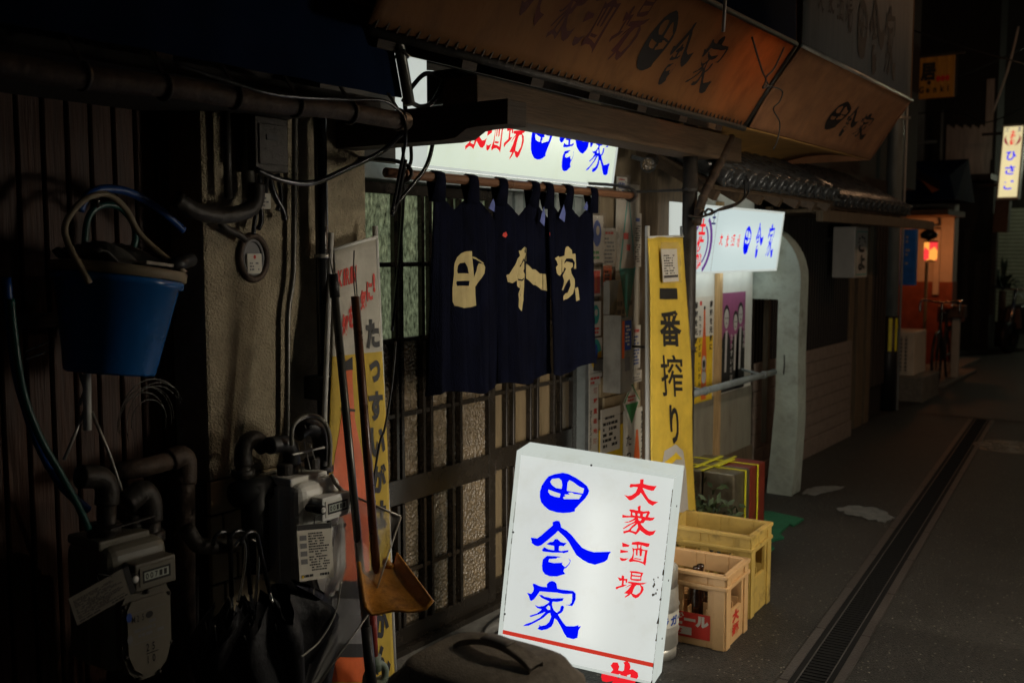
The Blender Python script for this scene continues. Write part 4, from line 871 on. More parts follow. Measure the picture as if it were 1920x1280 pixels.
for x in (ra.x + .18, rb.x - .2): m = MB(); m.lathe([(.021, -.012), (.0245, -.01), (.0245, .01), (.021, .012)], (x, 2.34, ra.z), (1, 0, 0), 14); m.tube([(x, 2.34, ra.z), (x, 2.40, ra.z + .01), (x, 2.50, ra.z + .03)], .008, 8); m.build('bracket', 'pole_grey', hr)

dp = thing('rain_pipe', 'black vertical rain pipe in front of the bay window', 'pipe', oz(1303, 985) * 0 + V((oy(1290, 700, 2.12).x, 2.12, 0)))
xp = oy(1290, 600, 2.12).x
m = MB(); m.cyl((xp, 2.12, 0), (xp, 2.12, 2.24), .036, 16); m.build('pipe', 'iron', dp)
for z in (1.12, 1.9): m = MB(); m.lathe([(.036, -.012), (.040, -.012), (.040, .012), (.036, .012)], (xp, 2.12, z), (0, 0, 1), 16); m.bar((xp, 2.14, z), (xp, 2.46, z), .012); m.build('clamp', 'iron', dp)
st = thing('slanted_strut', 'cloth-wrapped slanting strut between the rain pipe and the awning', 'strut', oy(1312, 400, 2.05))
m = MB(); path = smooth_path(pp([(1306, 420), (1318, 372), (1345, 315), (1372, 258)], 2.05), 5); m.tube(path, .022, 10); m.build('strut', 'rusty', st)
m = MB()
for k in range(3, len(path) - 1, 2): m.lathe([(.022, -.006), (.026, 0), (.022, .006)], path[k], path[k + 1] - path[k - 1], 10)
m.build('binding', 'timber', st)
m = MB(); m.tube(smooth_path(pp([(1398, 340), (1392, 375), (1350, 392), (1332, 402), (1322, 400), (1328, 392), (1336, 398), (1310, 408), (1290, 404)], 2.0), 5), .006, 6); m.tube(smooth_path(pp([(1400, 330), (1404, 360), (1380, 385), (1340, 396)], 1.99), 5), .005, 6)
tag(m.build('cord', 'black'), 'knotted black cord in front of the bay sign', 'cord')
m = MB(); m.tube(smooth_path(pp([(1410, 70), (1428, 130), (1436, 150), (1430, 165), (1440, 160), (1436, 146), (1452, 128), (1470, 90)], 1.5), 5), .004, 6); m.tube(smooth_path(pp([(1436, 160), (1466, 170), (1462, 190), (1450, 205), (1462, 230), (1458, 262), (1450, 280)], 1.5), 5), .003, 6)
tag(m.build('tangled_cord', 'black'), 'tangled black cord hanging over the end of the orange awning', 'cord')

# ------------------------------------------------------------------ banners
def bilin(c, wav, amp=.012):
    TL, TR, BR, BL = c
    n = (TR - TL).cross(BL - TL).normalized()
    if n.dot(CAM - TL) < 0: n = -n
    def f(u, v):
        p = (TL * (1 - u) + TR * u) * (1 - v) + (BL * (1 - u) + BR * u) * v
        return p + n * (amp * math.sin(u * wav + 1.5 * math.sin(v * 5)) * (.3 + v) + amp * .5 * math.sin(v * 9 + u * 4))
    return f
def on_banner(mb, f, loops, off=.003): cloth_print(mb, f, loops, off, .06)
def banner_text(mb, f, ch, u0, v0, u1, v1, bold=.05, off=.003):
    vs, fs = glyph(ch, bold); xs = [p[0] for p in vs]; ys = [p[1] for p in vs]; x0, x1, y0, y1 = min(xs), max(xs), min(ys), max(ys)
    cloth_print(mb, f, None, off, .04, ([(u0 + (u1 - u0) * (x - x0) / (x1 - x0), v1 + (v0 - v1) * (y - y0) / (y1 - y0)) for x, y in vs], fs))
nb = thing('beer_banner', 'white over yellow beer banner with an orange bottle left of the door', 'banner', (2.5, 2.3, 0))
c = [oy(626, 470, 2.33), oy(706, 448, 2.33), oy(743, 1290, 2.20), oy(602, 1290, 2.20)]; f1 = bilin(c, 7., .006)
vy = .245
m = MB(); m.grid(lambda u, v: f1(u, v), 24, 60)
for i, fc in enumerate(m.f):
    vm = sum((i // 24,)) / 60
    m.mi[i] = 0 if vm < vy else 1
m.build('cloth', ['cloth_white', 'cloth_yellow'], nb, solid=.0015)
m = MB()
B = [(.02, .985), (.02, .62), (.10, .48), (.20, .40), (.25, .31), (.25, .265), (.42, .255), (.43, .31), (.47, .40), (.58, .48), (.66, .62), (.66, .985)]
on_banner(m, f1, [B]); m.m = 1; on_banner(m, f1, [[(.25, .285), (.25, .265), (.42, .255), (.43, .285)]], .004); on_banner(m, f1, [[(.04, .93), (.04, .76), (.64, .76), (.64, .93)]], .004)
m.m = 2; on_banner(m, f1, [[(.10, .90), (.10, .80), (.58, .80), (.58, .90)]], .005); m.m = 1; on_banner(m, f1, [[(.19, .37), (.47, .375), (.47, .381), (.19, .376)]], .004)
m.build('bottle_print', ['orange_ink', 'ink', 'mid_grey'], nb)
m = MB()
for k, ch in enumerate('たっすいがは、いかん'):
    v0 = .175 + k * .081
    if ch == '、': banner_text(m, f1, ch, .78, v0 - .005, .86, v0 + .022, .05)
    elif ch == 'っ': banner_text(m, f1, ch, .74, v0 + .012, .93, v0 + .062, .05)
    else: banner_text(m, f1, ch, .70 + .02 * min(1, k / 5), v0, .95, v0 + .067, .05)
banner_text(m, f1, '!', .82, .985 - .05, .87, .99, .05)
m.m = 1
for ch, u, w_ in zip('KIRIN', (.04, .155, .205, .315, .365), (.10, .035, .10, .035, .10)): banner_text(m, f1, ch, u + .03, .045 + .01 * (.5 - u), u + w_ + .03, .085 + .01 * (.5 - u), .03)
for k, ch in enumerate('高知を元気に!'):
    u = .04 + k * .138; banner_text(m, f1, ch, u, .17 - .016 * k, u + (.125 if ch != '!' else .05), .225 - .018 * k, .045)
by_colour(m, 'lettering', ['ink', 'red_ink'], nb)
m = MB(); m.cyl(f1(0, 1) + V((-.012, .01, 0)), oy(621, 437, 2.34), .009, 10); m.cyl(f1(1, 1) + V((.01, .012, 0)), oy(703, 424, 2.34), .010, 10); m.cyl(f1(0, 0) + V((0, 0, .004)), f1(1, 0) + V((0, 0, .006)), .006, 8); m.build('pole', 'frame_white', nb)

yb_ = thing('yellow_banner', 'yellow beer banner with black characters right of the letter box', 'banner', (4.6, 2.1, 0))
c = [oy(1214, 445, 2.13), oy(1281, 443, 2.13), oy(1308, 965, 2.02), oy(1224, 965, 2.02)]; f2 = bilin(c, 6.5, .007)
m = MB(); m.grid(f2, 24, 50); m.build('cloth', 'cloth_yellow', yb_, solid=.0015)
m = MB()
banner_text(m, f2, '一', .26, .185, .76, .225, .10)
for ch, v0, v1, u0, u1 in (('番', .265, .395, .24, .78), ('搾', .425, .575, .22, .76), ('り', .605, .745, .36, .62)): banner_text(m, f2, ch, u0 + .02, v0, u1 + .02, v1, .008 if ch == '搾' else .028)
m.build('lettering', 'ink', yb_)
m = MB(); on_banner(m, f2, [[(.20, .99), (.18, .84), (.24, .77), (.5, .745), (.74, .77), (.80, .84), (.80, .99)]]); m.m = 1; on_banner(m, f2, [[(.24, .81), (.5, .775), (.70, .80), (.5, .80), (.26, .835)]], .004); m.build('mug_print', ['screen_white', 'yellow_ink'], yb_)
m = MB(); m.cyl(f2(.05, 1) + V((0, .03, -.1)), oy(1214, 424, 2.15), .011, 10); m.cyl(f2(.94, 1) + V((0, .03, -.1)), oy(1279, 424, 2.15), .011, 10); m.cyl(f2(0, 0), f2(1, 0), .006, 8); m.build('pole', 'frame_white', yb_)
cl_ = thing('clip_notice', 'small plastic-sleeved printed notice pinned on top of the yellow banner', 'notice', f2(.5, .15))
pA, pB, pC = f2(.20, .045), f2(.72, .045), f2(.24, .165); n_ = (pC - pA).cross(pB - pA).normalized(); n_ = n_ if n_.dot(CAM - pA) > 0 else -n_
F = Fr(pC + n_ * .02, (pB - pA), (pA - pC) - (pB - pA) * ((pA - pC).dot(pB - pA) / (pB - pA).length_squared)); 
m = MB(); m.fbox(F, .05, .95, 0, 1, -.002, 0); m.m = 1; m.scribble(F, .14, .22, .72, .62, 8, .001, 5); m.rect(F, .10, .92, .12, .2, .001); m.build('sheet', ['paper', 'ink'], cl_)
m = MB(); m.grid(lambda u, v: F(-.06 + 1.12 * u, -.05 + 1.25 * v, .006 + .004 * math.sin(u * 15 + 3 * math.sin(v * 7))), 16, 24); m.build('plastic_sleeve', 'wrap', cl_)

# ------------------------------------------------------------------ crates, keg, tins, mat
def crate(name, label, x0, y0, w, d, h_, z0, mats, rot=0., marks=None, dividers=True):
    t = thing(name, label, 'crate', (x0, y0, z0)); R_ = Matrix.Rotation(rot, 3, 'Z'); O = V((x0, y0, z0))
    def T(m):
        m.v = [O + R_ @ (p - O) for p in m.v]; return m
    th = .016
    def wall(F, L, wins, rim):
        """one wall: bands and posts round its openings"""
        m = MB(); cuts = sorted(set([0, L] + [a for w_ in wins for a in w_[:2]]))
        for i in range(len(cuts) - 1):
            a, b = cuts[i], cuts[i + 1]; ws = sorted([(w_[2], w_[3]) for w_ in wins if w_[0] <= a + 1e-6 and w_[1] >= b - 1e-6]); z = 0
            for lo, hi in ws: m.fbox(F, a, b, z, lo, -th, 0); z = hi
            m.fbox(F, a, b, z, h_, -th, 0)
        for rz in rim: m.fbox(F, -.008, L + .008, rz - .008, rz + .008, 0, .012)
        for a in (.0, L - .05): m.fbox(F, a, a + .05, 0, h_, 0, .007)
        return m
    hw = h_ / .31
    wl = [(.075, d / 2 - .02, .13 * hw, .235 * hw), (d / 2 + .02, d - .075, .13 * hw, .235 * hw)]; ws_ = [(.07, w - .07, .14 * hw, .235 * hw), (.07, w - .07, .03 * hw, .11 * hw)]
    FL = Fr((x0, y0 + d, z0), (0, -1, 0), (0, 0, 1)); FF = Fr((x0, y0, z0), (1, 0, 0), (0, 0, 1)); FR = Fr((x0 + w, y0, z0), (0, 1, 0), (0, 0, 1)); FB = Fr((x0 + w, y0 + d, z0), (-1, 0, 0), (0, 0, 1))
    rim = [h_ - .008, h_ - .055 * hw]
    for F_, L, wi in ((FL, d, wl), (FR, d, wl), (FF, w, ws_[:1]), (FB, w, ws_[:1])): T(wall(F_, L, wi, rim)).build('side_wall', mats, t, bevel=.003)
    m = MB(); m.box(x0 + th, x0 + w - th, y0 + th, y0 + d - th, .008 + z0, .02 + z0); T(m).build('base_plate', mats, t)
    if dividers:
        m = MB()
        for k in range(1, 4): m.box(x0 + w * k / 4 - .003, x0 + w * k / 4 + .003, y0 + th, y0 + d - th, z0 + .02, z0 + h_ * .52)
        for k in range(1, 5):
            for q in range(4): m.box(x0 + w * q / 4 + .005, x0 + w * (q + 1) / 4 - .005, y0 + d * k / 5 - .003, y0 + d * k / 5 + .003, z0 + .02, z0 + h_ * (.50 + .05 * (q % 2)))
        T(m).build('divider', mats, t)
    if marks: marks(t, T, FL, FF, d, w, h_)
    return t, T
def tan_marks(t, T, FL, FF, d, w, h_):
    m = MB(); m.m = 0; m.rect(FL, d * .30, d - .062, .03, .135, .0015)
    m.m = 1; m.line('ビール', FL, d - .062 - .165, .085, .05, .003, .07, sx=1.05); m.rect(FL, d * .32, d - .14, .040, .072, .0025); m.m = 0; m.line('20本', FL, d - .062 - .19, .045, .027, .004, .05, sx=.9)
    m.text('大', FF, .085, .085, .09, .05, .0015, .06); m.text('瓶', FF, .085, .03, .09, .05, .0015, .05)
    T(m).build('lettering', ['red_ink', 'paper'], t)
tc, T1 = crate('beer_crate', 'tan plastic beer crate with red label in front of the yellow crate', 3.735, 1.545, .275, .40, .31, .0, 'crate_tan', math.radians(4), tan_marks)
def beer_bottle(label, x, y, z):
    b = thing('beer_bottle', label, 'bottle', (x, y, z)); m = MB(); m.lathe([(0, 0), (.034, 0), (.036, .01), (.036, .17), (.030, .20), (.015, .235), (.0135, .27), (.0155, .272), (.0155, .285), (.010, .286)], (x, y, z)); m.build('glass', 'bottle', b)
q = ox(1306, 1075, 3.80); beer_bottle('brown beer bottle standing in the tan crate nearest its back wall', 3.80, q.y, .02)
beer_bottle('brown beer bottle low inside the tan crate behind its front window', 3.835, 1.70, .02)
crate('beer_crate', 'dirty yellow tall plastic crate behind the tan one', 4.135, 1.60, .275, .42, .37, .0, 'crate_yellow', math.radians(3))
kg = thing('beer_keg', 'steel beer keg standing between the lit sign and the tan crate', 'keg', (3.56, 1.79, 0))
kx, ky = 3.555, 1.795
m = MB(); m.lathe([(0, .03), (.10, .03), (.118, .05), (.118, .10), (.123, .11), (.118, .12), (.118, .20), (.123, .21), (.118, .22), (.116, .28), (.09, .31), (0, .315)], (kx, ky, 0), n=36); m.build('barrel', 'steel', kg)
m = MB(); m.lathe([(.108, .0), (.112, .0), (.112, .05), (.108, .05)], (kx, ky, 0), n=36); m.lathe([(.108, .285), (.113, .285), (.115, .355), (.110, .36), (.106, .355), (.106, .29)], (kx, ky, 0), n=36); m.build('rim', 'steel', kg)
m = MB()
ang = math.radians(-75); u_ = V((-math.sin(ang), math.cos(ang), 0)); n_ = V((math.cos(ang), math.sin(ang), 0))
def curved(a, b, c=.0): th_ = ang + a / .119; return V((kx + (.1195 + c) * math.cos(th_), ky + (.1195 + c) * math.sin(th_), b))
m.grid(lambda u, v: curved(-.16 + .24 * u, .135 + .058 * v), 20, 1)
m.m = 1
for k, ch in enumerate('ラガー'):
    vs, fs = glyph(ch, .05); m.add([curved(-.12 + k * .05 + p[0] * .045, .147 + p[1] * .04, .0015) for p in vs], fs)
m.build('label', ['paper', 'blue_ink'], kg)
tn = thing('oil_tins', 'dented rusty square tins strapped together with yellow bands on the kerb', 'tins', (4.9, 2.1, 0))
tx0, tx1, ty0, ty1, tz = 4.78, 5.22, 1.94, 2.30, .475
m = MB()
for i in range(2):
    for j in range(2):
        a0 = tx0 + (tx1 - tx0) * i / 2 + .004; b0 = ty0 + (ty1 - ty0) * j / 2 + .004
        m.m = 1 if (i, j) == (1, 0) else 0; m.box(a0, a0 + (tx1 - tx0) / 2 - .008, b0, b0 + (ty1 - ty0) / 2 - .008, .12, tz)
m.build('tin', ['tin', 'tin_red'], tn, bevel=.008)
m = MB(); m.m = 0; m.box(tx0, tx1, ty0, ty1, .0, .115); m.build('lower_tin', 'tin', tn, bevel=.008)
m = MB()
for x in (tx0 + .13, tx0 + .30): m.box(x, x + .014, ty0 - .004, ty1 + .004, tz + .001, tz + .004); m.box(x, x + .014, ty0 - .005, ty0 - .001, .13, tz + .001)
m.box(tx0 - .004, tx1 + .004, 2.11, 2.125, tz + .004, tz + .007); m.box(tx0 + .05, tx0 + .4, 2.17, 2.19, tz + .0045, tz + .009); m.box(tx0 + .12, tx0 + .34, 2.08, 2.105, tz + .0085, tz + .014); m.build('strap', 'strap', tn)
pp_ = thing('potted_plant', 'scruffy low plant in a pot behind the yellow crate', 'plant', (4.62, 2.02, 0)); m = MB(); rr = random.Random(3)
for k in range(300):
    p = V((4.62 + rr.gauss(0, .075), 2.02 + rr.gauss(0, .07), max(.05, .24 + rr.gauss(0, .09)))); a = V((rr.uniform(-1, 1), rr.uniform(-1, 1), rr.uniform(-.4, .8))).normalized() * .03; b = a.orthogonal().normalized() * .012
    m.add([p - a, p + b, p + a, p - b], [(0, 1, 2, 3)])
m.build('foliage', 'leaf', pp_)
m = MB(); m.lathe([(0, 0), (.05, 0), (.07, .14), (.06, .14), (.045, .02)], (4.62, 2.02, 0), n=14); m.build('pot', 'rag', pp_)
m = MB()
for k in range(7): m.tube([(4.62, 2.02, .1), (4.62 + rr.uniform(-.08, .08), 2.02 + rr.uniform(-.08, .08), rr.uniform(.25, .4))], .003, 5)
m.build('stem', 'leaf_dark', pp_)
pts = [oz(a, b) for a, b in [(1380, 960), (1445, 961), (1507, 975), (1488, 988), (1480, 985), (1462, 1002), (1470, 1010), (1440, 1018), (1452, 1030), (1432, 1043), (1370, 1060)]]
m = MB(); m.prism([(p.x, p.y) for p in pts], G0, .001, .012); tag(m.build('doormat', 'mat_green'), 'ragged green doormat on the asphalt beyond the crates', 'doormat')

# ------------------------------------------------------------------ bin in the foreground
bn = thing('waste_bin', 'dark brown plastic waste bin with domed lid in front of the lit sign', 'bin', (1.9, 1.0, 0))
zL = .665
A_, B_, C_ = oz(749, 1256, zL), oz(872, 1193, zL), oz(1124, 1268, zL)
bx0, by1 = 1.565, max(A_.y, B_.y); bx1 = (B_.x + C_.x) / 2; by0 = C_.y
def sq(u, v, w_, d_, e=5):
    return None
cx_, cy_ = (bx0 + bx1) / 2, (by0 + by1) / 2; hx, hy = (bx1 - bx0) / 2, (by1 - by0) / 2
def ring(s, z, n=48, e=4.5):
    out = []
    for k in range(n):
        a = 2 * math.pi * k / n; c_, s_ = math.cos(a), math.sin(a); r = (abs(c_) ** e + abs(s_) ** e) ** (-1 / e); out.append(V((cx_ + hx * s * r * c_, cy_ + hy * s * r * s_, z)))
    return out
def loft(m, rings, cap=True):
    n = len(rings[0]); b = [p for r in rings for p in r]; fs = [(i * n + k, i * n + (k + 1) % n, (i + 1) * n + (k + 1) % n, (i + 1) * n + k) for i in range(len(rings) - 1) for k in range(n)]
    if cap: fs.append(tuple((len(rings) - 1) * n + k for k in range(n)))
    return m.add(b, fs, True)
m = MB(); loft(m, [ring(.78, .0), ring(.80, .01), ring(.93, zL - .04), ring(.95, zL - .03)]); m.build('body', 'bin', bn)
m = MB(); loft(m, [ring(.96, zL - .05), ring(1.0, zL - .045), ring(1.0, zL - .005), ring(.985, zL + .005), ring(.93, zL + .012), ring(.88, zL + .022), ring(.80, zL + .045), ring(.72, zL + .052), ring(.4, zL + .056), ring(.05, zL + .057)]); m.build('lid', 'bin', bn)
hA, hB = oz(862, 1203, zL + .06), oz(1006, 1250, zL + .06); hd = hB - hA
m = MB(); prof = []
N = 14
for k in range(N + 1):
    t_ = k / N; z = .030 * math.sin(math.pi * t_) ** .7; c = hA + hd * t_; w_ = .018 + .007 * (1 - math.sin(math.pi * t_))
    prof += [c + V((-w_, 0, z - .010)), c + V((-w_, 0, z + .004)), c + V((w_, 0, z + .004)), c + V((w_, 0, z - .010))]
m.add(prof, [(4 * i + k, 4 * i + (k + 1) % 4, 4 * i + 4 + (k + 1) % 4, 4 * i + 4 + k) for i in range(N) for k in range(4)]); m.build('handle', 'bin', bn, bevel=.003)
m = MB(); m.grid(lambda u, v: hA + hd * (.34 + .34 * u) + V((-.018 + .036 * v, 0, .030 * math.sin(math.pi * (.34 + .34 * u)) ** .7 + .0055)), 8, 2); m.build('grip', 'bin_grip', bn, solid=.002)

# ------------------------------------------------------------------ gas meters and pipes
def gas_meter(label, px, y, tagpx, tag_label, digits, dark_tag, plate_words):
    GW, GG = ('gas_dimmed', 'gas_grey') if dark_tag else ('gas_white', 'gas_body')  # lighter and darker meter colours stand for light falling off leftwards
    """front-plate centre seen at px on the plane y; the body reaches back to the wall"""
    c = oy(px[0], px[1], y); t = thing('gas_meter', label, 'gas meter', (c.x, y, c.z - .12)); x, z = c.x, c.z; F = Fr((x, y, z), (1, 0, 0), (0, 0, 1))
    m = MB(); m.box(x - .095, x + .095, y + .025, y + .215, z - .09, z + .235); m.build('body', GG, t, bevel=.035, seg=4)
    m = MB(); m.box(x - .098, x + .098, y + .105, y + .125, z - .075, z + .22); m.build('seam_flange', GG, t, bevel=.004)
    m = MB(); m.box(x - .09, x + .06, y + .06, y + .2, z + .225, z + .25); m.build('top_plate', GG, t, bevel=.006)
    m = MB(); m.cyl((x - .055, y + .12, z + .24), (x - .055, y + .12, z + .285), .024, 16); m.cyl((x + .055, y + .12, z + .235), (x + .055, y + .12, z + .285), .024, 16); m.build('union', 'iron', t, bevel=.006)
    def plate(s):
        w_, h_ = .072 * s, .115 * s; o = [(-w_, h_ * .8), (-w_ * .8, h_)] if s else []
        o += [(w_ * .82, h_), (w_, h_ * .82), (w_, -h_ * .35), (w_ * .75, -h_ * .78), (w_ * .3, -h_), (-w_ * .3, -h_), (-w_ * .75, -h_ * .78), (-w_, -h_ * .35)]
        return o
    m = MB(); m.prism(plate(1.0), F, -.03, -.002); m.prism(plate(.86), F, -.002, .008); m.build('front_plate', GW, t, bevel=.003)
    m = MB()
    for a, b in [(-.065, .09), (.065, .09), (-.065, -.04), (.065, -.04), (-.03, -.108), (.03, -.108), (0, .112)]: m.cyl(F(a, b, -.003), F(a, b, .006), .0055, 8)
    m.build('bolt', 'iron', t)
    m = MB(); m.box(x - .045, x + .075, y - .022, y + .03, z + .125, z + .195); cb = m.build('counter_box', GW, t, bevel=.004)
    Fc = Fr((x, y - .022, z + .16), (1, 0, 0), (0, 0, 1))
    m = MB(); m.m = 0; m.fbox(Fc, -.034, .064, -.024, .024, 0, .003); m.m = 1; m.rect(Fc, -.027, .056, -.016, .016, .0036); m.m = 2; m.rect(Fc, -.022, .05, -.010, .011, .004)
    for k, ch in enumerate(digits): m.m = 3 if k < 3 else 1; m.text(ch, Fc, -.019 + k * .0135, -.007, .009, .015, .0046, .02)
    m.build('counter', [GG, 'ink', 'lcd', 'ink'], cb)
    m = MB(); m.cyl((x - .055, y + .03, z + .165), (x - .055, y - .035, z + .165), .013, 14); m.m = 1; m.cyl((x - .055, y - .035, z + .165), (x - .055, y - .037, z + .165), .009, 14); m.build('plug', ['black', 'gas_white'], t)
    m = MB(); plate_words(m, F); m.build('lettering', ['ink', 'mid_grey', 'blue_ink'], t)
    g = [oy(a, b, y - .045) for a, b in tagpx]; u_ = (g[1] - g[0]); v_ = (g[0] - g[3]); Ft = Fr(g[3], u_, v_)
    tg = thing('hang_tag', tag_label, 'tag', g[3])
    m = MB(); m.m = 0; m.fbox(Ft, 0, 1, 0, 1, -.002, 0); m.m = 1; m.rect(Ft, 0, 1, .9, 1, .001) if not dark_tag else m.rect(Ft, .9, 1, 0, 1, .001)
    m.scribble(Ft, .05, .05, .9, .08, 1, .0012, 5); m.scribble(Ft, .30 if not dark_tag else .05, .16, .62 if not dark_tag else .8, .70, 15, .0012, 7)
    if not dark_tag:
        m.m = 2
        for k in range(4): m.rect(Ft, .06, .25, .30 + .14 * k, .39 + .14 * k, .0012)
        m.m = 3; m.rect(Ft, .06, .12, .05, .1, .0014)
    m.build('sheet', ['paper' if not dark_tag else 'paper_dimmed', 'ink', 'mid_grey', 'yellow_ink'], tg)
    top = (g[0] + g[1]) / 2; m = MB(); m.tube(smooth_path([top, top + V((0, -.005, .02)), V((x - .055, y - .03, z + .155))], 4), .0016, 5); m.build('string', 'black', tg)
    return t, c
def words_l(m, F):
    m.line('M25', F, -.052, .045, .024, .0095, .005, sx=.62); m.m = 1; m.scribble(F, -.045, .0, .09, .045, 3, .0095, 5, .7); m.rect(F, -.055, .05, .068, .0695, .0095); m.rect(F, -.055, .05, -.012, -.0105, .0095)
    m.m = 0; m.line('25', F, -.012, -.040, .028, .0095, .02, sx=.62); m.rect(F, -.012, .024, -.0475, -.045, .0095); m.line('10', F, -.012, -.072, .028, .0095, .02, sx=.62)
    m.ell(F, .0, .054, .011, .009, .0095); m.m = 2; m.ell(F, -.058, .062, .008, .012, .0095); m.m = 1; m.ell(F, -.058, .005, .008, .012, .0095)
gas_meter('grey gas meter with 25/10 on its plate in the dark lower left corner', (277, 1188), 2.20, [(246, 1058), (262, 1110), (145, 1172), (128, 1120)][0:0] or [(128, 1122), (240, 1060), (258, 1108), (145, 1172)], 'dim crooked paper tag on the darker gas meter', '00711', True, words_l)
def words_r(m, F):
    m.m = 1; m.rect(F, -.03, .04, .04, .0415, .0095); m.rect(F, .0385, .04, -.03, .04, .0095)
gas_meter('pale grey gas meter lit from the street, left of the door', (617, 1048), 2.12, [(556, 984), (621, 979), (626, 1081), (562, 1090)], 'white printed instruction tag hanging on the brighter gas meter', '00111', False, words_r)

def pipe(name, label, cat, specs, mname, group=None):
    t = thing(name, label, cat, specs[0][0][0]); 
    for pts, r, part in specs: m = MB(); m.tube(pts, r, 14); m.build(part, mname, t)
    return t
def elbow(pts, y, k=6): return smooth_path(pp(pts, y), k)
g1 = thing('gas_pipe', 'dark iron gas pipes and elbows above the darker gas meter', 'pipe', oy(270, 950, 2.3))
for pts, r in (([(215, 884), (270, 876), (322, 862)], .026), ([(345, 890), (346, 940), (347, 1280)], .03)): m = MB(); m.tube(pp(pts, 2.40), r, 14); m.build('pipe', 'rusty', g1)
m = MB(); m.tube(elbow([(318, 863), (338, 856), (347, 868), (347, 905)], 2.40), .033, 14); m.build('elbow', 'rusty', g1)
m = MB(); m.tube(elbow([(150, 893), (185, 895), (200, 912), (200, 945)], 2.30) , .03, 14); m.tube(pp([(200, 945), (200, 1045)], 2.30), .024, 14); m.lathe([(.024, 0), (.036, .0), (.036, .025), (.024, .025)], oy(200, 980, 2.30), (0, 0, -1), 8); m.build('inlet', 'iron', g1)
m = MB(); m.tube(elbow([(235, 945), (265, 922), (280, 940), (282, 975)], 2.30), .032, 14); m.tube(pp([(282, 970), (282, 1035)], 2.30), .026, 14); m.lathe([(.026, 0), (.038, .0), (.038, .025), (.026, .025)], oy(282, 995, 2.30), (0, 0, -1), 8); m.build('outlet', 'iron', g1)
m = MB(); m.bar(oy(205, 992, 2.24), oy(290, 966, 2.24), .012, .004); m.build('strap', 'iron', g1)
m = MB(); m.tube(pp([(330, 1000), (332, 1280)], 2.46), .018, 10); m.tube(pp([(360, 1080), (361, 1280)], 2.42), .02, 10); m.build('lower_pipe', 'rusty', g1)
g2 = thing('gas_pipe', 'black iron gas pipes and valve above the lit gas meter', 'pipe', oy(520, 880, 2.25))
m = MB(); m.tube(elbow([(496, 838), (476, 822), (458, 838), (456, 872)], 2.30), .026, 14); m.tube(pp([(456, 870), (456, 910)], 2.30), .022, 14); m.lathe([(.022, 0), (.034, 0), (.034, .02), (.022, .02)], oy(456, 880, 2.30), (0, 0, -1), 8); m.build('elbow', 'iron', g2)
m = MB(); a = oy(452, 925, 2.28); m.cyl(a + V((-.02, 0, 0)), a + V((.13, 0, 0)), .038, 18); m.cyl(a + V((.05, 0, .02)), a + V((.05, 0, -.24)), .04, 18); m.build('valve', 'black', g2)
m = MB(); m.tube(elbow([(505, 835), (532, 832), (545, 845), (546, 870)], 2.24), .026, 14); m.tube(pp([(546, 868), (546, 905)], 2.24), .022, 14); m.lathe([(.022, 0), (.034, 0), (.034, .02), (.022, .02)], oy(546, 888, 2.24), (0, 0, -1), 8); m.build('inlet', 'black', g2)
m = MB(); m.tube(elbow([(556, 812), (575, 800), (596, 808), (603, 835), (604, 862)], 2.24), .027, 14); m.tube(pp([(604, 858), (604, 890)], 2.24), .022, 14); m.lathe([(.022, 0), (.034, 0), (.034, .02), (.022, .02)], oy(604, 872, 2.24), (0, 0, -1), 8); m.build('outlet', 'black', g2)
m = MB(); m.bar(oy(548, 852, 2.20), oy(608, 838, 2.20), .006, .005); 
for a_, b_ in (((558, 830), (566, 885)), ((570, 828), (582, 880)), ((582, 832), (590, 860))): m.tube(pp([a_, b_], 2.22), .002, 5)
m.build('wire_tie', 'steel', g2)
m = MB(); m.tube(elbow([(547, 835), (549, 800), (568, 782), (592, 780), (612, 797), (619, 830), (618, 875)], 2.20), .007, 10); tag(m.build('looped_hose', 'gas_grey'), 'pale looped hose above the lit gas meter', 'hose')
m = MB(); m.tube(elbow([(350, 990), (368, 1018), (385, 1024), (440, 1022)], 2.26), .022, 12); tag(m.build('hanging_rail', 'iron'), 'dark pipe from which the black umbrellas hang', 'pipe')

# electrics on the pier
fc = thing('flexible_conduit', 'ribbed flexible conduit running down the stucco pier', 'conduit', oy(545, 830, 2.38))
m = MB(); base = smooth_path(pp([(553, 215), (552, 330), (551, 450), (549, 520), (540, 590), (539, 700), (538, 840)], 2.375), 40); rs = [.0105 if k % 2 else .0085 for k in range(len(base))]; m.tube(base, rs, 10); m.build('conduit', 'handle_grey', fc)
b1 = thing('drain_pipe', 'black rain pipe on the stucco pier', 'pipe', (oy(606, 700, 2.35).x, 2.35, 0)); xd = oy(606, 600, 2.35).x
m = MB(); m.cyl((xd, 2.35, .9), (xd, 2.35, 2.05), .021, 14); m.m = 1; m.cyl((xd, 2.35, oy(606, 745, 2.35).z), (xd, 2.35, oy(606, 1000, 2.35).z), .024, 14); m.build('pipe', ['black_gloss', 'handle_grey'], b1)
m = MB(); a = oy(606, 725, 2.33); m.box(a.x - .035, a.x + .04, 2.305, 2.385, a.z - .04, a.z + .035); m.build('joint', 'black', b1, bevel=.006)
m = MB(); a = oy(604, 480, 2.35); m.lathe([(.021, -.006), (.025, -.006), (.025, .006), (.021, .006)], a, (0, 0, 1), 14); m.bar(a + V((.02, -.01, 0)), a + V((.06, -.01, 0)), .01); m.build('clamp', 'steel', b1)
eb = thing('electric_box', 'dark switch box with hanging wires at the top of the stucco pier', 'electric box', oy(510, 330, 2.33))
a, b = oy(478, 216, 2.31), oy(548, 325, 2.31)
m = MB(); m.box(a.x, b.x - .015, 2.31, 2.40, b.z, a.z); m.box(a.x + .01, b.x - .02, 2.305, 2.31, b.z + .02, a.z - .02); m.build('cover', 'iron', eb, bevel=.006)
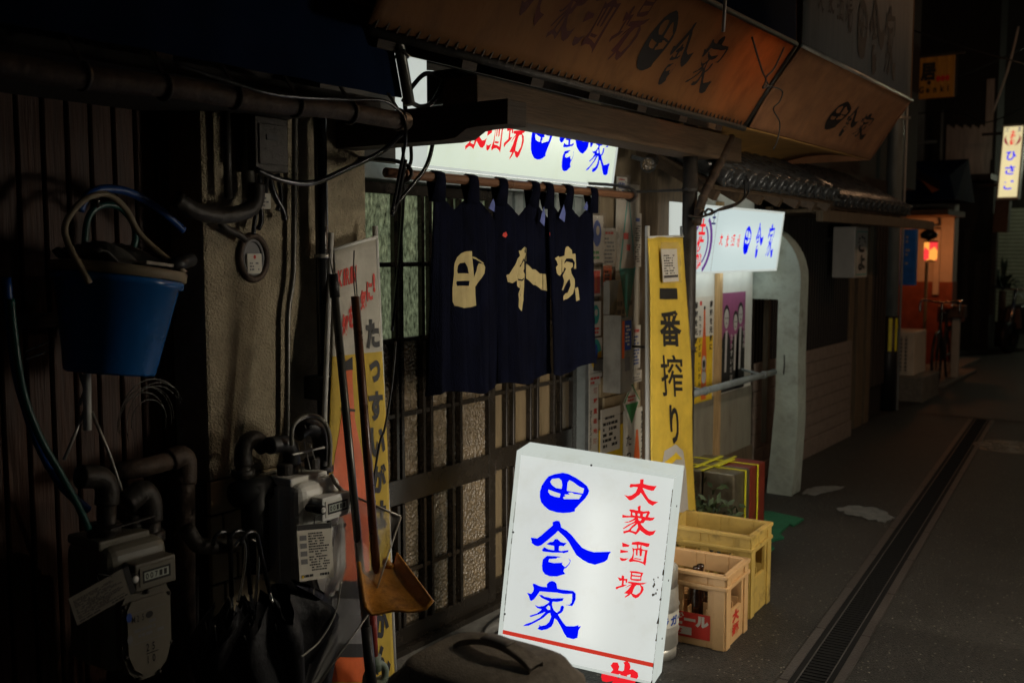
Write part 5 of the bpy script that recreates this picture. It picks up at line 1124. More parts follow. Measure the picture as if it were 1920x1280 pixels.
m = MB(); q = oy(512, 258, 2.30); m.box(q.x - .022, q.x + .022, 2.302, 2.306, q.z - .008, q.z + .008); m.build('switch', 'black', eb)
for pts, r in (([(488, 326), (486, 370), (490, 410), (484, 430)], .008), ([(505, 326), (512, 360), (530, 395), (534, 412)], .010), ([(500, 326), (496, 372), (480, 400), (475, 440)], .007), ([(520, 326), (527, 370), (520, 395)], .008)):
    m = MB(); m.tube(elbow(pts, 2.36), r, 8); m.build('wire', 'black_gloss', eb)
a, b = oy(490, 362, 2.35), oy(508, 392, 2.35); m = MB(); F = front(2.35, a.x, b.z); w_, h_ = b.x - a.x, a.z - b.z; m.fbox(F, 0, w_, 0, h_, -.02, 0); m.m = 1; m.scribble(F, w_ * .1, h_ * .1, w_ * .8, h_ * .7, 3, .001, 2); m.build('label', ['paper', 'mid_grey'], eb, bevel=0)
wm = thing('wall_meter', 'round recessed meter in a dark ring on the stucco pier', 'meter', oy(473, 525, 2.4)); q = oy(473, 483, 2.4)
m = MB(); m.tube([q + V((.052 * math.cos(t_), -.004, .066 * math.sin(t_))) for t_ in [k * math.pi / 16 for k in range(32)]], .011, 8, True); m.build('ring', 'rusty', wm)
m = MB(); m.tube([q + V((.038 * math.cos(t_), -.002, .052 * math.sin(t_))) for t_ in [k * math.pi / 16 for k in range(32)]], .006, 8, True); F = front(2.3985, q.x, q.z); m.ell(F, 0, 0, .042, .056, 0); m.build('dial', 'mid_grey', wm)
m = MB(); F = front(2.392, q.x, q.z); m.fbox(F, -.026, .030, -.048, .012, -.004, 0); m.m = 1; m.scribble(F, -.018, -.04, .04, .028, 3, .001, 4); m.m = 2; m.ell(F, .002, .002, .005, .006, .001); m.build('label', ['paper', 'mid_grey', 'red_ink'], wm)
ip = thing('insulated_pipe', 'dark insulated pipes bending into the wall above the bucket', 'pipe', oy(440, 400, 2.35))
for px_, r in ((428, .012), (466, .019)): m = MB(); m.tube(pp([(px_ - 4, 195), (px_, 372)], 2.36), r, 12); m.build('pipe', 'iron' if r < .015 else 'handle_grey', ip)
m = MB(); m.tube(elbow([(330, 372), (365, 395), (410, 404), (455, 398), (478, 380), (482, 345)], 2.33), .024, 14); m.build('elbow', 'iron', ip)
m = MB(); m.tube(elbow([(408, 405), (420, 425), (445, 438), (462, 450)], 2.37), .011, 10); m.build('tail', 'iron', ip)
for k, (pts, y, r, lab) in enumerate([([(330, 120), (420, 150), (520, 178), (640, 186), (715, 188), (745, 205), (758, 225), (760, 265), (748, 330), (736, 395)], 1.84, .0045, 'thin cable looping along the gutter to the awning corner'), ([(480, 318), (530, 338), (590, 342), (660, 312), (715, 285), (752, 252)], 2.0, .008, 'thick black cable sagging across the stucco pier'),
    ([(756, 190), (775, 160), (800, 138), (830, 150), (812, 190), (788, 200), (760, 190), (770, 235), (800, 240), (812, 205)], 2.2, .008, 'coil of black cable under the awning corner'), ([(815, 215), (812, 265), (800, 310), (775, 345), (742, 385), (735, 402), (745, 380), (760, 300)], 2.12, .007, 'black cable hanging in front of the curtain rod end'), ([(770, 268), (771, 300), (764, 318)], 2.2, .006, 'short black lead beside the white sign end'), ([(752, 250), (758, 330), (750, 470), (735, 620)], 2.48, .006, 'long thin black cable hanging down the door glass')]):
    m = MB(); m.tube(elbow(pts, y), r, 8); tag(m.build('cable', 'black_gloss'), lab, 'cable')
m = MB(); a = oy(815, 165, 2.3); m.box(a.x - .05, a.x + .10, 2.18, 2.30, a.z - .07, a.z + .05); tag(m.build('junction_box', 'black', bevel=.01), 'black junction box under the awning beside the white sign end', 'junction box')

# ------------------------------------------------------------------ bucket, hoses, rods, wire
bk = thing('bucket', 'blue plastic bucket with a tan rim and handle hanging on the boarded wall', 'bucket', oy(215, 700, 2.33))
bc = oy(222, 520, 2.33); bb = oy(206, 700, 2.33); axis = (bc - bb).normalized(); Hk = (bc - bb).length
m = MB(); m.lathe([(0, .004), (.105, .004), (.108, 0), (.112, .006), (.152, Hk - .02), (.163, Hk - .018), (.163, Hk - .002), (.158, Hk), (.150, Hk - .004), (.148, Hk - .03), (.108, .012)], bb, axis, 48); m.build('body', 'plastic_blue', bk)
m = MB(); m.lathe([(.154, Hk), (.168, Hk + .002), (.169, Hk + .024), (.163, Hk + .027), (.158, Hk + .022), (.154, Hk - .01)], bb, axis, 48); m.build('tray', 'plastic_tan', bk)
hp = [bb + axis * (Hk - .01) + V((-.145, -.10, 0))] + pp([(122, 440), (140, 392), (172, 368), (205, 366), (238, 395), (268, 445)], 2.27) + [bb + axis * (Hk + .01) + V((.115, -.12, 0))]
m = MB(); m.tube(smooth_path(hp, 5), .008, 10); m.build('handle', 'plastic_tan', bk)
rg = thing('rag', 'crumpled grey rag and scraper lying in the blue bucket', 'rag', bc)
m = MB(); m.grid(lambda u, v: bc + V((-.12 + .24 * u, -.10 + .2 * v, .02 + .055 * math.sin(u * 3.1) * math.sin(v * 3.1) + .08 * max(0, .55 - u) + .012 * math.sin(u * 17 + v * 9))), 18, 14); m.build('cloth', 'rag', rg, solid=.004)
m = MB(); p = bc + V((.07, -.12, .03)); m.cyl(p, p + V((.09, .03, .015)), .018, 12); m.m = 1; m.bar(p + V((-.08, 0, .01)), p, .03, .008); m.build('scraper', ['black', 'paper_dim'], rg)
hk = thing('wall_hook', 'steel wall hook holding the bucket handle', 'hook', oy(184, 385, 2.4)); m = MB(); m.tube(smooth_path([oy(186, 372, 2.54), oy(184, 372, 2.30), oy(183, 388, 2.27), oy(184, 375, 2.25)], 4), .004, 6); m.build('hook', 'chrome', hk)
def hose(name, label, pts, y, r, mt, flat=None): m = MB(); m.tube(elbow(pts, y), r, 10); return tag(m.build(name, mt), label, 'hose')
hose('hose', 'blue hose arching over the bucket to the right', [(150, 395), (165, 366), (195, 354), (240, 360), (285, 383), (320, 410), (344, 432)], 2.40, .011, 'hose_blue')
hose('hose', 'green hose hanging down at the far left edge', [(20, 560), (28, 640), (45, 740), (75, 820), (115, 890), (150, 955), (166, 992)], 2.30, .009, 'hose_green')
hose('hose', 'blue hose hanging behind the green one at the left edge', [(12, 520), (28, 680), (50, 770), (80, 850), (120, 915), (165, 955)], 2.38, .011, 'hose_blue')
hose('hose', 'dark green hose coiled behind the bucket handle', [(235, 500), (253, 455), (250, 420), (225, 390), (190, 385), (165, 410), (158, 470)], 2.42, .009, 'hose_green')
m = MB(); rr = random.Random(5); q = oy(268, 780, 2.48)
for k in range(8):
    r0 = .045 + .004 * k + rr.uniform(0, .05); ph = rr.uniform(-.2, .2); m.tube([q + V((r0 * math.cos(t_) + .004 * k, -.004 * k, -.02 + (r0 * 1.15) * math.sin(t_ + ph * .2))) for t_ in [math.radians(a) for a in range(-20 + 9 * k, 180 + 3 * k, 12)]], .0010, 5)
tag(m.build('wire_coil', 'handle_grey'), 'coils of thin wire hanging on the boards below the bucket', 'wire')
rk = thing('rod_rack', 'thin rods and a white pipe end hanging under the bucket', 'rods', oy(165, 800, 2.35))
m = MB(); m.tube(pp([(163, 700), (164, 806)], 2.36), .010, 10); m.build('white_rod', 'frame_white', rk)
for pts in ([(158, 770), (140, 815), (120, 862)], [(172, 772), (205, 850), (232, 930), (248, 1010)], [(150, 700), (160, 730), (148, 760)]): m = MB(); m.tube(pp(pts, 2.37), .0045, 8); m.build('thin_rod', 'steel', rk)
for k in range(2): m = MB(); m.tube(pp([(48, 668 - 15 * k + 6), (92, 655 - 18 * k + 2)], 2.48), .003, 6); m.m = 0; tag(m.build('metal_pin', 'chrome'), ('lower' if k == 0 else 'upper') + ' of two bright metal pins left of the bucket', 'pin')

# ------------------------------------------------------------------ brooms, shovel, umbrellas
bp = thing('broom_pole', 'grey metal pole with black cap hanging in front of the white banner', 'pole', oy(688, 1245, 2.0))
a, b = oy(627, 545, 2.16), oy(687, 1180, 2.02); d = b - a
m = MB(); m.cyl(a, b, .0125, 14); m.build('shaft', 'handle_grey', bp)
m = MB(); m.cyl(a - d.normalized() * .05, a + d.normalized() * .02, .0155, 14); m.build('cap', 'black', bp)
m = MB(); m.cyl(b - d.normalized() * .01, b + d.normalized() * .22, .0165, 14); m.build('grip', 'black', bp)
m = MB(); q = a - d.normalized() * .05; m.tube([q, oy(618, 480, 2.2), oy(620, 468, 2.28)], .0018, 5); m.tube([q + V((.01, 0, 0)), oy(626, 470, 2.28)], .0018, 5); m.build('string', 'black', bp)
sv = thing('snow_shovel', 'dirty orange plastic shovel with a dark brown handle hung upside down on the banner', 'shovel', oy(740, 1150, 2.0))
a, b = oy(666, 556, 2.14), oy(706, 1075, 2.0); d = b - a
m = MB(); m.cyl(a, b, .0135, 14); m.build('handle', 'handle_brown', sv)
m = MB(); m.tube([a, oy(664, 535, 2.2), oy(663, 500, 2.26), oy(664, 470, 2.28)], .002, 5); m.tube([a + V((.008, 0, .002)), oy(666, 500, 2.26)], .002, 5); m.build('string', 'black', sv)
SP = {(0, 0): (672, 1075, 2.02), (1, 0): (742, 1055, 2.02), (0, 1): (684, 1150, 1.94), (1, 1): (812, 1140, 1.80)}
c00, c10, c01, c11 = [oy(*SP[k]) for k in ((0, 0), (1, 0), (0, 1), (1, 1))]
c10 = oy(745, 1056, 2.00); 
def blade(u, v):
    p = (c00 * (1 - u) + c10 * u) * (1 - v) + (c01 * (1 - u) + c11 * u) * v
    edge = max(0, abs(u - .5) - .38) / .12
    bulge = V((0, 0, 1)) * (.035 * edge * edge * (1 - .4 * v)) + V((-.0, .03, 0)) * math.sin(math.pi * u) * math.sin(math.pi * v) + V((0, 0, -.012)) * math.sin(u * 11) * v * .3
    return p + bulge
m = MB(); m.grid(blade, 30, 20); m.build('blade', 'shovel', sv, solid=.006)
m = MB(); m.tube([blade(0, v / 8) + V((0, -.002, .0)) for v in range(9)], .006, 8); m.tube([blade(u / 10, 1) for u in range(11)], .005, 8); m.build('edge', 'shovel', sv)
m = MB(); m.cyl(oy(722, 1052, 2.0), oy(742, 1060, 2.0) + V((0, 0, -.02)), .012, 10); m.build('socket', 'shovel', sv)
rb_ = thing('deck_brush', 'red-handled brush with pale green head below the shovel', 'brush', oy(712, 1270, 2.1))
m = MB(); m.cyl(oy(699, 1140, 2.1), oy(702, 1235, 2.1), .012, 12); m.build('handle', 'handle_red', rb_)
m = MB(); q = oy(704, 1245, 2.1); m.cyl(q + V((0, 0, .03)), q + V((0, 0, -.02)), .018, 12); m.tube([q + V((.045 * math.cos(t_), 0, -.04 + .04 * math.sin(t_))) for t_ in [k * math.pi / 10 for k in range(20)]], .012, 8, True); m.box(q.x - .06, q.x + .06, q.y - .03, q.y + .03, q.z - .12, q.z - .06); m.build('head', 'brush_green', rb_)
m = MB(); m.tube(elbow([(742, 640), (735, 720), (722, 800), (712, 830), (700, 900), (693, 935)], 2.12), .004, 6); tag(m.build('black_stick', 'black'), 'thin black stick leaning across the yellow part of the beer banner', 'stick')

def umbrella(label, top, y, L, r, lean, seed, cloth='black_cloth', width=1.):
    rr = random.Random(seed); p = oy(top[0], top[1], y); t = thing('umbrella', label, 'umbrella', p - V((0, 0, L)), 'black umbrellas hanging from the pipe' if cloth == 'black_cloth' else None)
    ax = V((lean, -.02, -1)).normalized(); x = V((1, 0, 0)); hook = [p + x * (.03 * math.cos(a) - .03) * 1 + V((0, 0, .03 * math.sin(a) + .0)) for a in [math.radians(k) for k in range(0, 200, 20)]]
    m = MB(); m.tube([p + ax * .16] + hook, .0065, 8); m.build('handle', 'black_gloss', t)
    m = MB(); m.tube([p + ax * .16, p + ax * .24], .0045, 8); m.tube([p + ax * .2, p + ax * (L)], .004, 8); m.build('shaft', 'chrome', t)
    n = 8 * 6; N = 18; vs = []; y_ = ax.cross(x).normalized(); x_ = y_.cross(ax)
    for i in range(N + 1):
        s = i / N; base = p + ax * (.20 + (L - .22) * s); rad = r * (1 - .88 * s ** 1.2) * (1 if s > .08 else .75 + 3 * s)
        for k in range(n):
            a = 2 * math.pi * k / n; w_ = rad * (1 + .32 * math.cos(8 * a + seed) * (1 - .5 * s)) * (1 + .12 * math.sin(3 * a + seed * 2 + 4 * s)); vs.append(base + x_ * (w_ * width * math.cos(a)) + y_ * (w_ * math.sin(a) * .8) + ax * (.03 * math.cos(8 * a + seed) * (1 - s)))
    m = MB(); m.add(vs, [(i * n + k, i * n + (k + 1) % n, (i + 1) * n + (k + 1) % n, (i + 1) * n + k) for i in range(N) for k in range(n)], True); m.build('canopy', cloth, t)
    m = MB()
    for k in range(8): a = 2 * math.pi * (k + .5) / 8; m.tube([p + ax * .215 + x_ * (r * .8 * width * math.cos(a)) + y_ * (r * .6 * math.sin(a)), p + ax * (L * .8) + x_ * (r * .18 * math.cos(a)) + y_ * (r * .18 * math.sin(a))], .0018, 5)
    m.build('rib', 'steel', t)
    return t
u1 = umbrella('black folded umbrella hanging leftmost from the pipe', (432, 1012), 2.22, .80, .085, -.02, 1, width=1.2)
u2 = umbrella('black folded umbrella hanging with a bright bent handle, middle of the group', (461, 1010), 2.20, .82, .095, .06, 2, width=1.3)
umbrella('black loosely folded umbrella hanging under the lit gas meter', (484, 1012), 2.14, .80, .12, .22, 5, width=1.5)
for t_, pts, y in ((u1, [(440, 1025), (452, 1010), (460, 1030), (456, 1080), (446, 1128)], 2.16), (u2, [(470, 1012), (482, 1020), (484, 1060), (480, 1110), (478, 1135)], 2.16)):
    m = MB(); m.tube(elbow(pts, y), .0045, 8); m.build('bent_handle', 'chrome', t_)
# clear vinyl umbrella, folded, hanging beside the meter
cu = thing('clear_umbrella', 'clear vinyl umbrella hanging half folded beside the lit gas meter', 'umbrella', oy(620, 1290, 2.0))
e0, e1, e2, tip = oy(645, 922, 2.12), oy(752, 968, 1.98), oy(690, 1152, 1.97), oy(560, 1330, 2.06)
l0 = oy(596, 1110, 2.12)
m = MB()
def sheet(a, b, c, d, k):
    n_ = (b - a).cross(d - a).normalized()
    return lambda u, v: (a * (1 - u) + b * u) * (1 - v) + (d * (1 - u) + c * u) * v + n_ * (.010 * math.sin(u * 9 + k) * math.sin(v * 3.1))
m.grid(sheet(e0, e1, e2, oy(600, 1150, 2.08), 0), 16, 16); m.grid(sheet(oy(600, 1150, 2.08), e2, tip + V((.03, 0, 0)), tip, 1), 16, 12)
m.build('canopy', 'vinyl', cu)
m = MB(); m.tube([e0, e1], .0035, 6); m.tube([e1, e2], .003, 6); m.tube([e2, tip], .003, 6); m.tube(elbow([(640, 1090), (628, 1150), (600, 1200), (572, 1225), (565, 1230)], 2.0), .003, 6); m.build('rib', 'steel', cu)
m = MB(); m.tube(smooth_path([e0, oy(628, 905, 2.14), oy(622, 890, 2.16), oy(619, 900, 2.17)], 4), .006, 8); m.build('handle', 'paper_dim', cu)

# ================================================================== NEXT HOUSE
ww = thing('wing_wall', 'white plastered projecting wall with a rounded shoulder right of the bay window', 'wall', (6.5, 2.3, 0))
F = Fr((6.43, 0, 0), (0, -1, 0), (0, 0, 1)); yf = 2.19
arc = [(-(yf + .33) + .33 * math.sin(t_), 1.42 + .36 * math.cos(t_)) for t_ in [math.pi / 2 * (1 - k / 10) for k in range(11)]]
poly = [(-2.385, 0), (-yf - .02, 0), (-yf + .004, .5), (-yf - .006, .9), (-yf, 1.42)] + arc[1:] + [(-2.80, 1.78), (-2.80, 1.29), (-2.335, 1.29), (-2.34, .6)]
m = MB(); m.prism(poly, F, -.17, 0); m.build('plaster', 'plaster', ww, bevel=.015, seg=3)
m = MB(); q = F(-2.27, 0, .002)
m.tube([F(-2.285, .93, .002), F(-2.282, .87, .003), F(-2.287, .80, .002)], .004, 6); m.build('crack', 'ink', ww)
bw = thing('block_wall', 'low brown block wall with dark slat fence past the white wing wall', 'wall', (7.7, 2.55, 0))
zt = oy(1580, 657, 2.55).z; m = MB(); m.m = 1; m.box(6.6, 8.86, 2.56, 2.7, .0, zt); m.m = 0; r = 0
m.box(6.6, 8.87, 2.54, 2.7, 0, .14)
while .15 + r * .1 < zt - .02:
    x = 6.6 - (.1 if r % 2 else 0)
    while x < 8.86: m.box(max(6.6, x + .003), min(8.86, x + .197), 2.55, 2.565, .145 + r * .1, .145 + r * .1 + .094); x += .2
    r += 1
m.build('blocks', ['block', 'grout'], bw, bevel=.003, seg=1)
m = MB(); x = 6.62
while x < 8.86: m.box(x, x + .028, 2.60, 2.64, zt, 1.92); x += .062
m.box(6.6, 8.87, 2.64, 2.66, zt, 1.92); m.m = 1; m.box(6.6, 8.87, 2.57, 2.67, zt, zt + .035); m.build('slats', ['dark_wall', 'timber_dark'], bw)
nh = thing('timber_house', 'dark timber house front with brown door posts beyond the slat fence', 'building', (10.5, 3, 0))
m = MB(); m.box(8.87, 10.9, 2.72, 3.4, 0, 2.3); m.box(6.7, 12.2, 2.85, 3.6, 2.3, 6.5); m.build('wall', 'dark_wall', nh)
for p_, w_ in ((1588, .07), (1606, .11), (1622, .07)):
    x = oy(p_, 600, 2.66).x; m = MB(); m.box(x - w_, x + w_, 2.62, 2.74, 0, 1.95); m.build('door_post', 'timber_up', nh, bevel=.006)
m = MB(); m.box(9.6, 10.45, 2.69, 2.73, .3, 1.9)
for k in range(7): m.box(9.65 + k * .11, 9.69 + k * .11, 2.66, 2.69, .3, 1.9)
m.build('lattice', 'timber_dark', nh)
def tile_roof(name, label, x0, x1, y0, z0, n, r, up=.6, rise=.32):
    t = thing(name, label, 'roof', ((x0 + x1) / 2, y0, z0))
    m = MB(); dx_ = (x1 - x0) / n
    for k in range(n):
        x = x0 + (k + .5) * dx_; a, b = V((x, y0, z0 + r * .4)), V((x, y0 + up, z0 + rise + r * .4))
        m.tube([a, b], r, 12); d_ = (a - b).normalized(); m.lathe([(r * .62, .004), (r * .72, .012), (r * .98, .012), (r * 1.04, .0), (r * 1.04, -.03)], a, d_, 16); m.lathe([(0, .008), (r * .3, .010), (r * .62, .004)], a, d_, 12)
        m.hexa([(x + r * .4, y0 + .01, z0 - r * .5), (x + dx_ - r * .4, y0 + .01, z0 - r * .5), (x + dx_ - r * .4, y0 + up, z0 + rise - r * .5), (x + r * .4, y0 + up, z0 + rise - r * .5), (x + r * .4, y0 + .01, z0 - r * .2), (x + dx_ - r * .4, y0 + .01, z0 - r * .2), (x + dx_ - r * .4, y0 + up, z0 + rise - r * .2), (x + r * .4, y0 + up, z0 + rise - r * .2)])
    m.build('tiles', 'roof_tile', t)
    m = MB(); m.hexa([(x0, y0 + .03, z0 - r * .95), (x1, y0 + .03, z0 - r * .95), (x1, y0 + up, z0 + rise - r * .95), (x0, y0 + up, z0 + rise - r * .95), (x0, y0 + .03, z0 - r * .55), (x1, y0 + .03, z0 - r * .55), (x1, y0 + up, z0 + rise - r * .55), (x0, y0 + up, z0 + rise - r * .55)]); m.build('board', 'timber', t)
    k = 0; x = x0 + .05
    while x < x1: m = MB(); m.bar((x, y0 + .04, z0 - r * 1.6), (x, y0 + up, z0 + rise - r * 1.6), .05, .05); m.build('rafter', 'timber', t); x += .3
    return t
a, b = oy(1312, 330, 2.02), oy(1560, 377, 2.02)
tile_roof('tile_roof', 'grey tiled eave with round end tiles above the bay sign', 4.72, 6.62, 2.02, 1.95, 12, .046)
tile_roof('tile_roof', 'second tiled eave further along with short upright end tiles', 6.72, 9.1, 2.16, 1.935, 16, .042)
m = MB(); m.box(6.7, 9.9, 2.14, 2.19, 1.80, 1.875); m.box(6.7, 9.9, 2.19, 2.7, 1.86, 1.885); tag(m.build('eave_board', 'timber_up', bevel=.005), 'long dark timber eave board under the second tiled eave', 'board')
bs = thing('box_sign', 'unlit white box sign with two black characters projecting from the timber house', 'sign', oy(1600, 520, 2.4))
q = ox(1603, 474, 8.15); xs = 8.15; y0 = q.y; y1 = ox(1561, 474, xs).y; z1 = ox(1603, 425, xs).z; z0 = ox(1603, 521, xs).z; x1 = oy(1627, 474, y0).x
m = MB(); m.box(xs, x1, y0, y1, z0, z1); m.build('case', 'screen_white', bs, bevel=.006)
F = front(y0 - .002, xs, z0); w_, h_ = x1 - xs, z1 - z0; m = MB(); m.m = 1
for a_ in ((.08, .92, .05, .07), (.08, .92, .90, .92), (.08, .10, .07, .90), (.90, .92, .07, .90)): m.rect(F, w_ * a_[0], w_ * a_[1], h_ * a_[2], h_ * a_[3], .001)
m.m = 0; m.text('き', F, w_ * .22, h_ * .50, w_ * .56, h_ * .33, .001, .05); m.text('よ', F, w_ * .25, h_ * .14, w_ * .52, h_ * .31, .001, .05); m.build('lettering', ['ink', 'teal_ink'], bs)
m = MB(); m.bar((xs + .1, y1 + .0, z1 - .1), (xs + .1, 2.75, z1 - .1), .03); m.build('arm', 'iron', bs)

# ------------------------------------------------------------------ utility pole
up_ = thing('utility_pole', 'grey utility pole with a yellow and black band', 'utility pole', (10.49, 2.62, 0)); X0, Y0, RP = 10.55, ox(1665, 700, 10.55).y, .078
m = MB(); m.cyl((X0, Y0, 0), (X0, Y0, 7), RP, 24, RP * .88); m.build('shaft', 'pole_grey', up_)
zb0, zb1 = 1.6 - (655 - 472) * 10.3 / 1900, 1.6 - (594 - 472) * 10.3 / 1900
m = MB(); m.lathe([(RP + .003, 0.0), (RP + .004, 0.0), (RP + .004, zb1 + .02), (RP + .003, zb1 + .02)], (X0, Y0, 0), n=32)
m.m = 1
for k in range(8):
    a0 = k * math.pi / 4 + .15; m.grid(lambda u, v: V((X0 + (RP + .007) * math.cos(a0 + u * .40), Y0 + (RP + .007) * math.sin(a0 + u * .40), zb0 + (zb1 - zb0) * v)), 5, 1)
m.build('stripe_band', ['black', 'strap'], up_)
m = MB(); m.cyl((X0 + .02, Y0 - RP - .016, 0), (X0 + .02, Y0 - RP - .016, 6), .012, 10); m.build('conduit', 'screen_white', up_)
for z in (1.9, 2.9): m = MB(); m.lathe([(RP, 0), (RP + .008, 0), (RP + .008, .03), (RP, .03)], (X0, Y0, z), n=24); m.bar((X0 + .02, Y0 - RP, z + .015), (X0 + .02, Y0 - RP - .05, z + .015), .02); m.build('clamp', 'steel', up_)
xs = 11.0; q0 = ox(1688, 430, xs); q1 = ox(1716, 535, xs); m = MB(); m.box(xs, xs + .10, ox(1716, 480, xs).y, ox(1688, 480, xs).y, q1.z, q0.z)
F = side(xs - .002, ox(1688, 480, xs).y, q1.z); w_ = ox(1688, 480, xs).y - ox(1716, 480, xs).y; h_ = q0.z - q1.z; m.m = 1; m.scribble(F, w_ * .35, h_ * .2, w_ * .3, h_ * .7, 9, .001, 4)
tag(m.build('blue_sign', ['far_blue', 'screen_white']), 'blue hanging sign panel behind the utility pole', 'sign')

# ------------------------------------------------------------------ lantern corner
wb = thing('lantern_house', 'white over red-brown plastered house corner lit by the little lantern', 'building', (15, 3.4, 0))
m = MB(); xw = 15.2; ya, yb2 = ox(1786, 500, xw).y, ox(1690, 500, xw).y; zs_ = ox(1740, 528, xw).z; ztp = ox(1740, 330, xw).z
m.box(xw, xw + .3, ya, yb2 + .8, zs_, 2.27); m.m = 1; m.box(xw - .01, xw + .3, ya - .01, yb2 + .8, 0, zs_); m.build('wall', ['far_white', 'far_red'], wb)
m = MB(); m.box(xw - .9, xw + .2, ya - .1, yb2 + .8, ox(1740, 408, xw).z, ox(1740, 398, xw).z); m.m = 1; m.hexa([(xw - 1.0, ya - .2, 2.28), (xw + .3, ya - .2, 2.28), (xw + .3, yb2 + .9, 2.28), (xw - 1.0, yb2 + .9, 2.28), (xw - .9, ya - .1, 2.6), (xw + .3, ya - .1, 2.9), (xw + .3, yb2 + .9, 2.9), (xw - .9, yb2 + .9, 2.6)]); m.build('canopy', ['far_brown', 'canvas_navy'], wb)
m = MB(); q = ox(1750, 470, xw - .05); m.box(xw - .06, xw - .02, ox(1764, 470, xw).y, ox(1753, 470, xw).y, ox(1755, 552, xw).z, ox(1755, 430, xw).z); m.build('downpipe', 'far_white', wb)
ln = thing('lantern', 'small red and yellow lit lantern hanging at the house corner', 'lantern', ox(1745, 485, 14.2)); q = ox(1745, 470, 14.2)
m = MB(); R_ = .085
for k in range(8):
    a0 = math.pi / 4 * k; W = lambda u, z: q + V((R_ * math.cos(a0 + u * .785), R_ * math.sin(a0 + u * .785), z))
    hi = (k // 2) % 2; b = (.0, .05) if k % 2 == 0 else (.05, .0)
    m.m = hi; m.add([W(0, b[0]), W(1, b[1]), W(1, .11), W(0, .11)], [(0, 1, 2, 3)])
    m.m = 1 - hi; m.add([W(0, -.13 - b[0] * .5 + .025), W(1, -.13 - b[1] * .5 + .025), W(1, b[1]), W(0, b[0])], [(0, 1, 2, 3)])
m.build('shade', ['lantern_red', 'lantern_yellow'], ln)
m = MB(); m.cyl(q + V((0, 0, .11)), q + V((0, 0, .13)), .09, 12); m.cyl(q + V((0, 0, -.145)), q + V((0, 0, -.13)), .06, 12); m.lathe([(0, .13), (.10, .17), (.11, .22), (.06, .27), (0, .28)], q + V((.0, .03, 0)), n=14); m.tube([q + V((0, 0, .25)), q + V((.3, .05, .34)), q + V((.95, .1, .36))], .02, 8); m.build('bracket', 'black', ln)
lamp('lantern_light', (q.x + .25, q.y - .02, q.z), 9.0, (1, .30, .08), .08, ln)
m = MB(); p = ox(1738, 485, 14.0); m.cyl((14.0, p.y, 0), (14.0, p.y, p.z - .05), .022, 8); tag(m.build('bamboo_pole', 'timber_pale'), 'thin bamboo pole standing under the lantern', 'pole')
ac = thing('air_conditioner', 'cream outdoor air conditioner unit standing on a concrete block past the utility pole', 'air conditioner', (11.6, 2.7, .0))
xs = 11.35; ya_ = ox(1714, 665, xs).y; yb_2 = ox(1676, 665, xs).y; z1 = ox(1712, 623, xs).z; z0 = ox(1712, 705, xs).z; xe = oy(1736, 665, ya_).x
m = MB(); m.box(xs, xe, ya_, yb_2 + .12, z0, z1); m.build('casing', 'ac_cream', ac, bevel=.012)
m = MB(); F = side(xs - .004, yb_2 + .10, z0); W2 = yb_2 + .10 - ya_
m.m = 2; m.rect(F, .03, W2 * .80, .05, z1 - z0 - .05, .001); m.m = 1
for k in range(9): m.fbox(F, .03, W2 * .78, .07 + k * (z1 - z0 - .14) / 8, .082 + k * (z1 - z0 - .14) / 8, .002, .01)
for k in range(5): a_ = .04 + k * (W2 * .80 - .05) / 4; m.fbox(F, a_, a_ + .022, .05, z1 - z0 - .05, .002, .012)
m.build('grille', ['black', 'ac_cream', 'mid_grey'], ac)
m = MB(); m.box(xs - .1, xe + .15, ya_ - .12, yb_2 + .2, .0, z0); tag(m.build('concrete_block', 'concrete', bevel=.01), 'low concrete block under the air conditioner', 'block')
# bicycle, front wheel towards us
bi = thing('bicycle', 'dark bicycle with drop handlebar leaning by the lantern house', 'bicycle', (13, 2.9, 0)); by = ox(1757, 640, 12.6).y; bx = 12.6
def bz(py): return ox(1757, py, bx).z
Wf, Wr = V((bx, by, .33)), V((bx + 1.0, by + .06, .33)); RW = .33
for wname, c_ in (('wheel', Wf), ('wheel', Wr)):
    dv = (Wr - Wf).normalized(); m = MB(); m.tube([c_ + dv * (RW * math.cos(t_)) + V((0, 0, RW * math.sin(t_))) for t_ in [k * math.pi / 16 for k in range(32)]], .018, 6, True)
    for k in range(8): a_ = k * math.pi / 8; m.tube([c_ + dv * (RW * math.cos(a_)) + V((0, 0, RW * math.sin(a_))), c_ - dv * (RW * math.cos(a_)) - V((0, 0, RW * math.sin(a_)))], .0025, 4)
    m.build(wname, 'black', bi)
hd_ = Wf + V((.22, .01, .55)); bb_ = Wf + V((.5, .03, -.03)); st_ = Wf + V((.66, .04, .52))
m = MB(); m.tube([Wf, hd_], .016, 8); m.tube([hd_ - V((.04, 0, .1)), bb_], .018, 8); m.tube([hd_, st_], .016, 8); m.tube([bb_, st_], .016, 8); m.tube([bb_, Wr], .012, 8); m.tube([st_, Wr], .010, 8); m.build('frame', 'iron', bi)
m = MB(); hb = hd_ + V((.02, 0, .12)); m.tube([hd_, hb], .014, 8); m.tube(smooth_path([hb + V((-.12, -.22, -.12)), hb + V((-.10, -.22, .0)), hb + V((0, -.2, .02)), hb, hb + V((0, .2, .02)), hb + V((-.10, .22, 0)), hb + V((-.12, .22, -.12))], 4), .013, 8); m.build('handlebar', 'chrome', bi)
m = MB(); m.lathe([(0, .06), (.05, .055), (.07, .02), (.06, 0), (0, -.01)], st_ + V((0, 0, .06)), n=12, sy=1., sx=1.6); m.build('saddle', 'orange_ink', bi)
m = MB(); m.box(bx + .9, bx + 1.25, by - .06, by + .2, .72, .92); m.build('basket', 'far_red', bi)
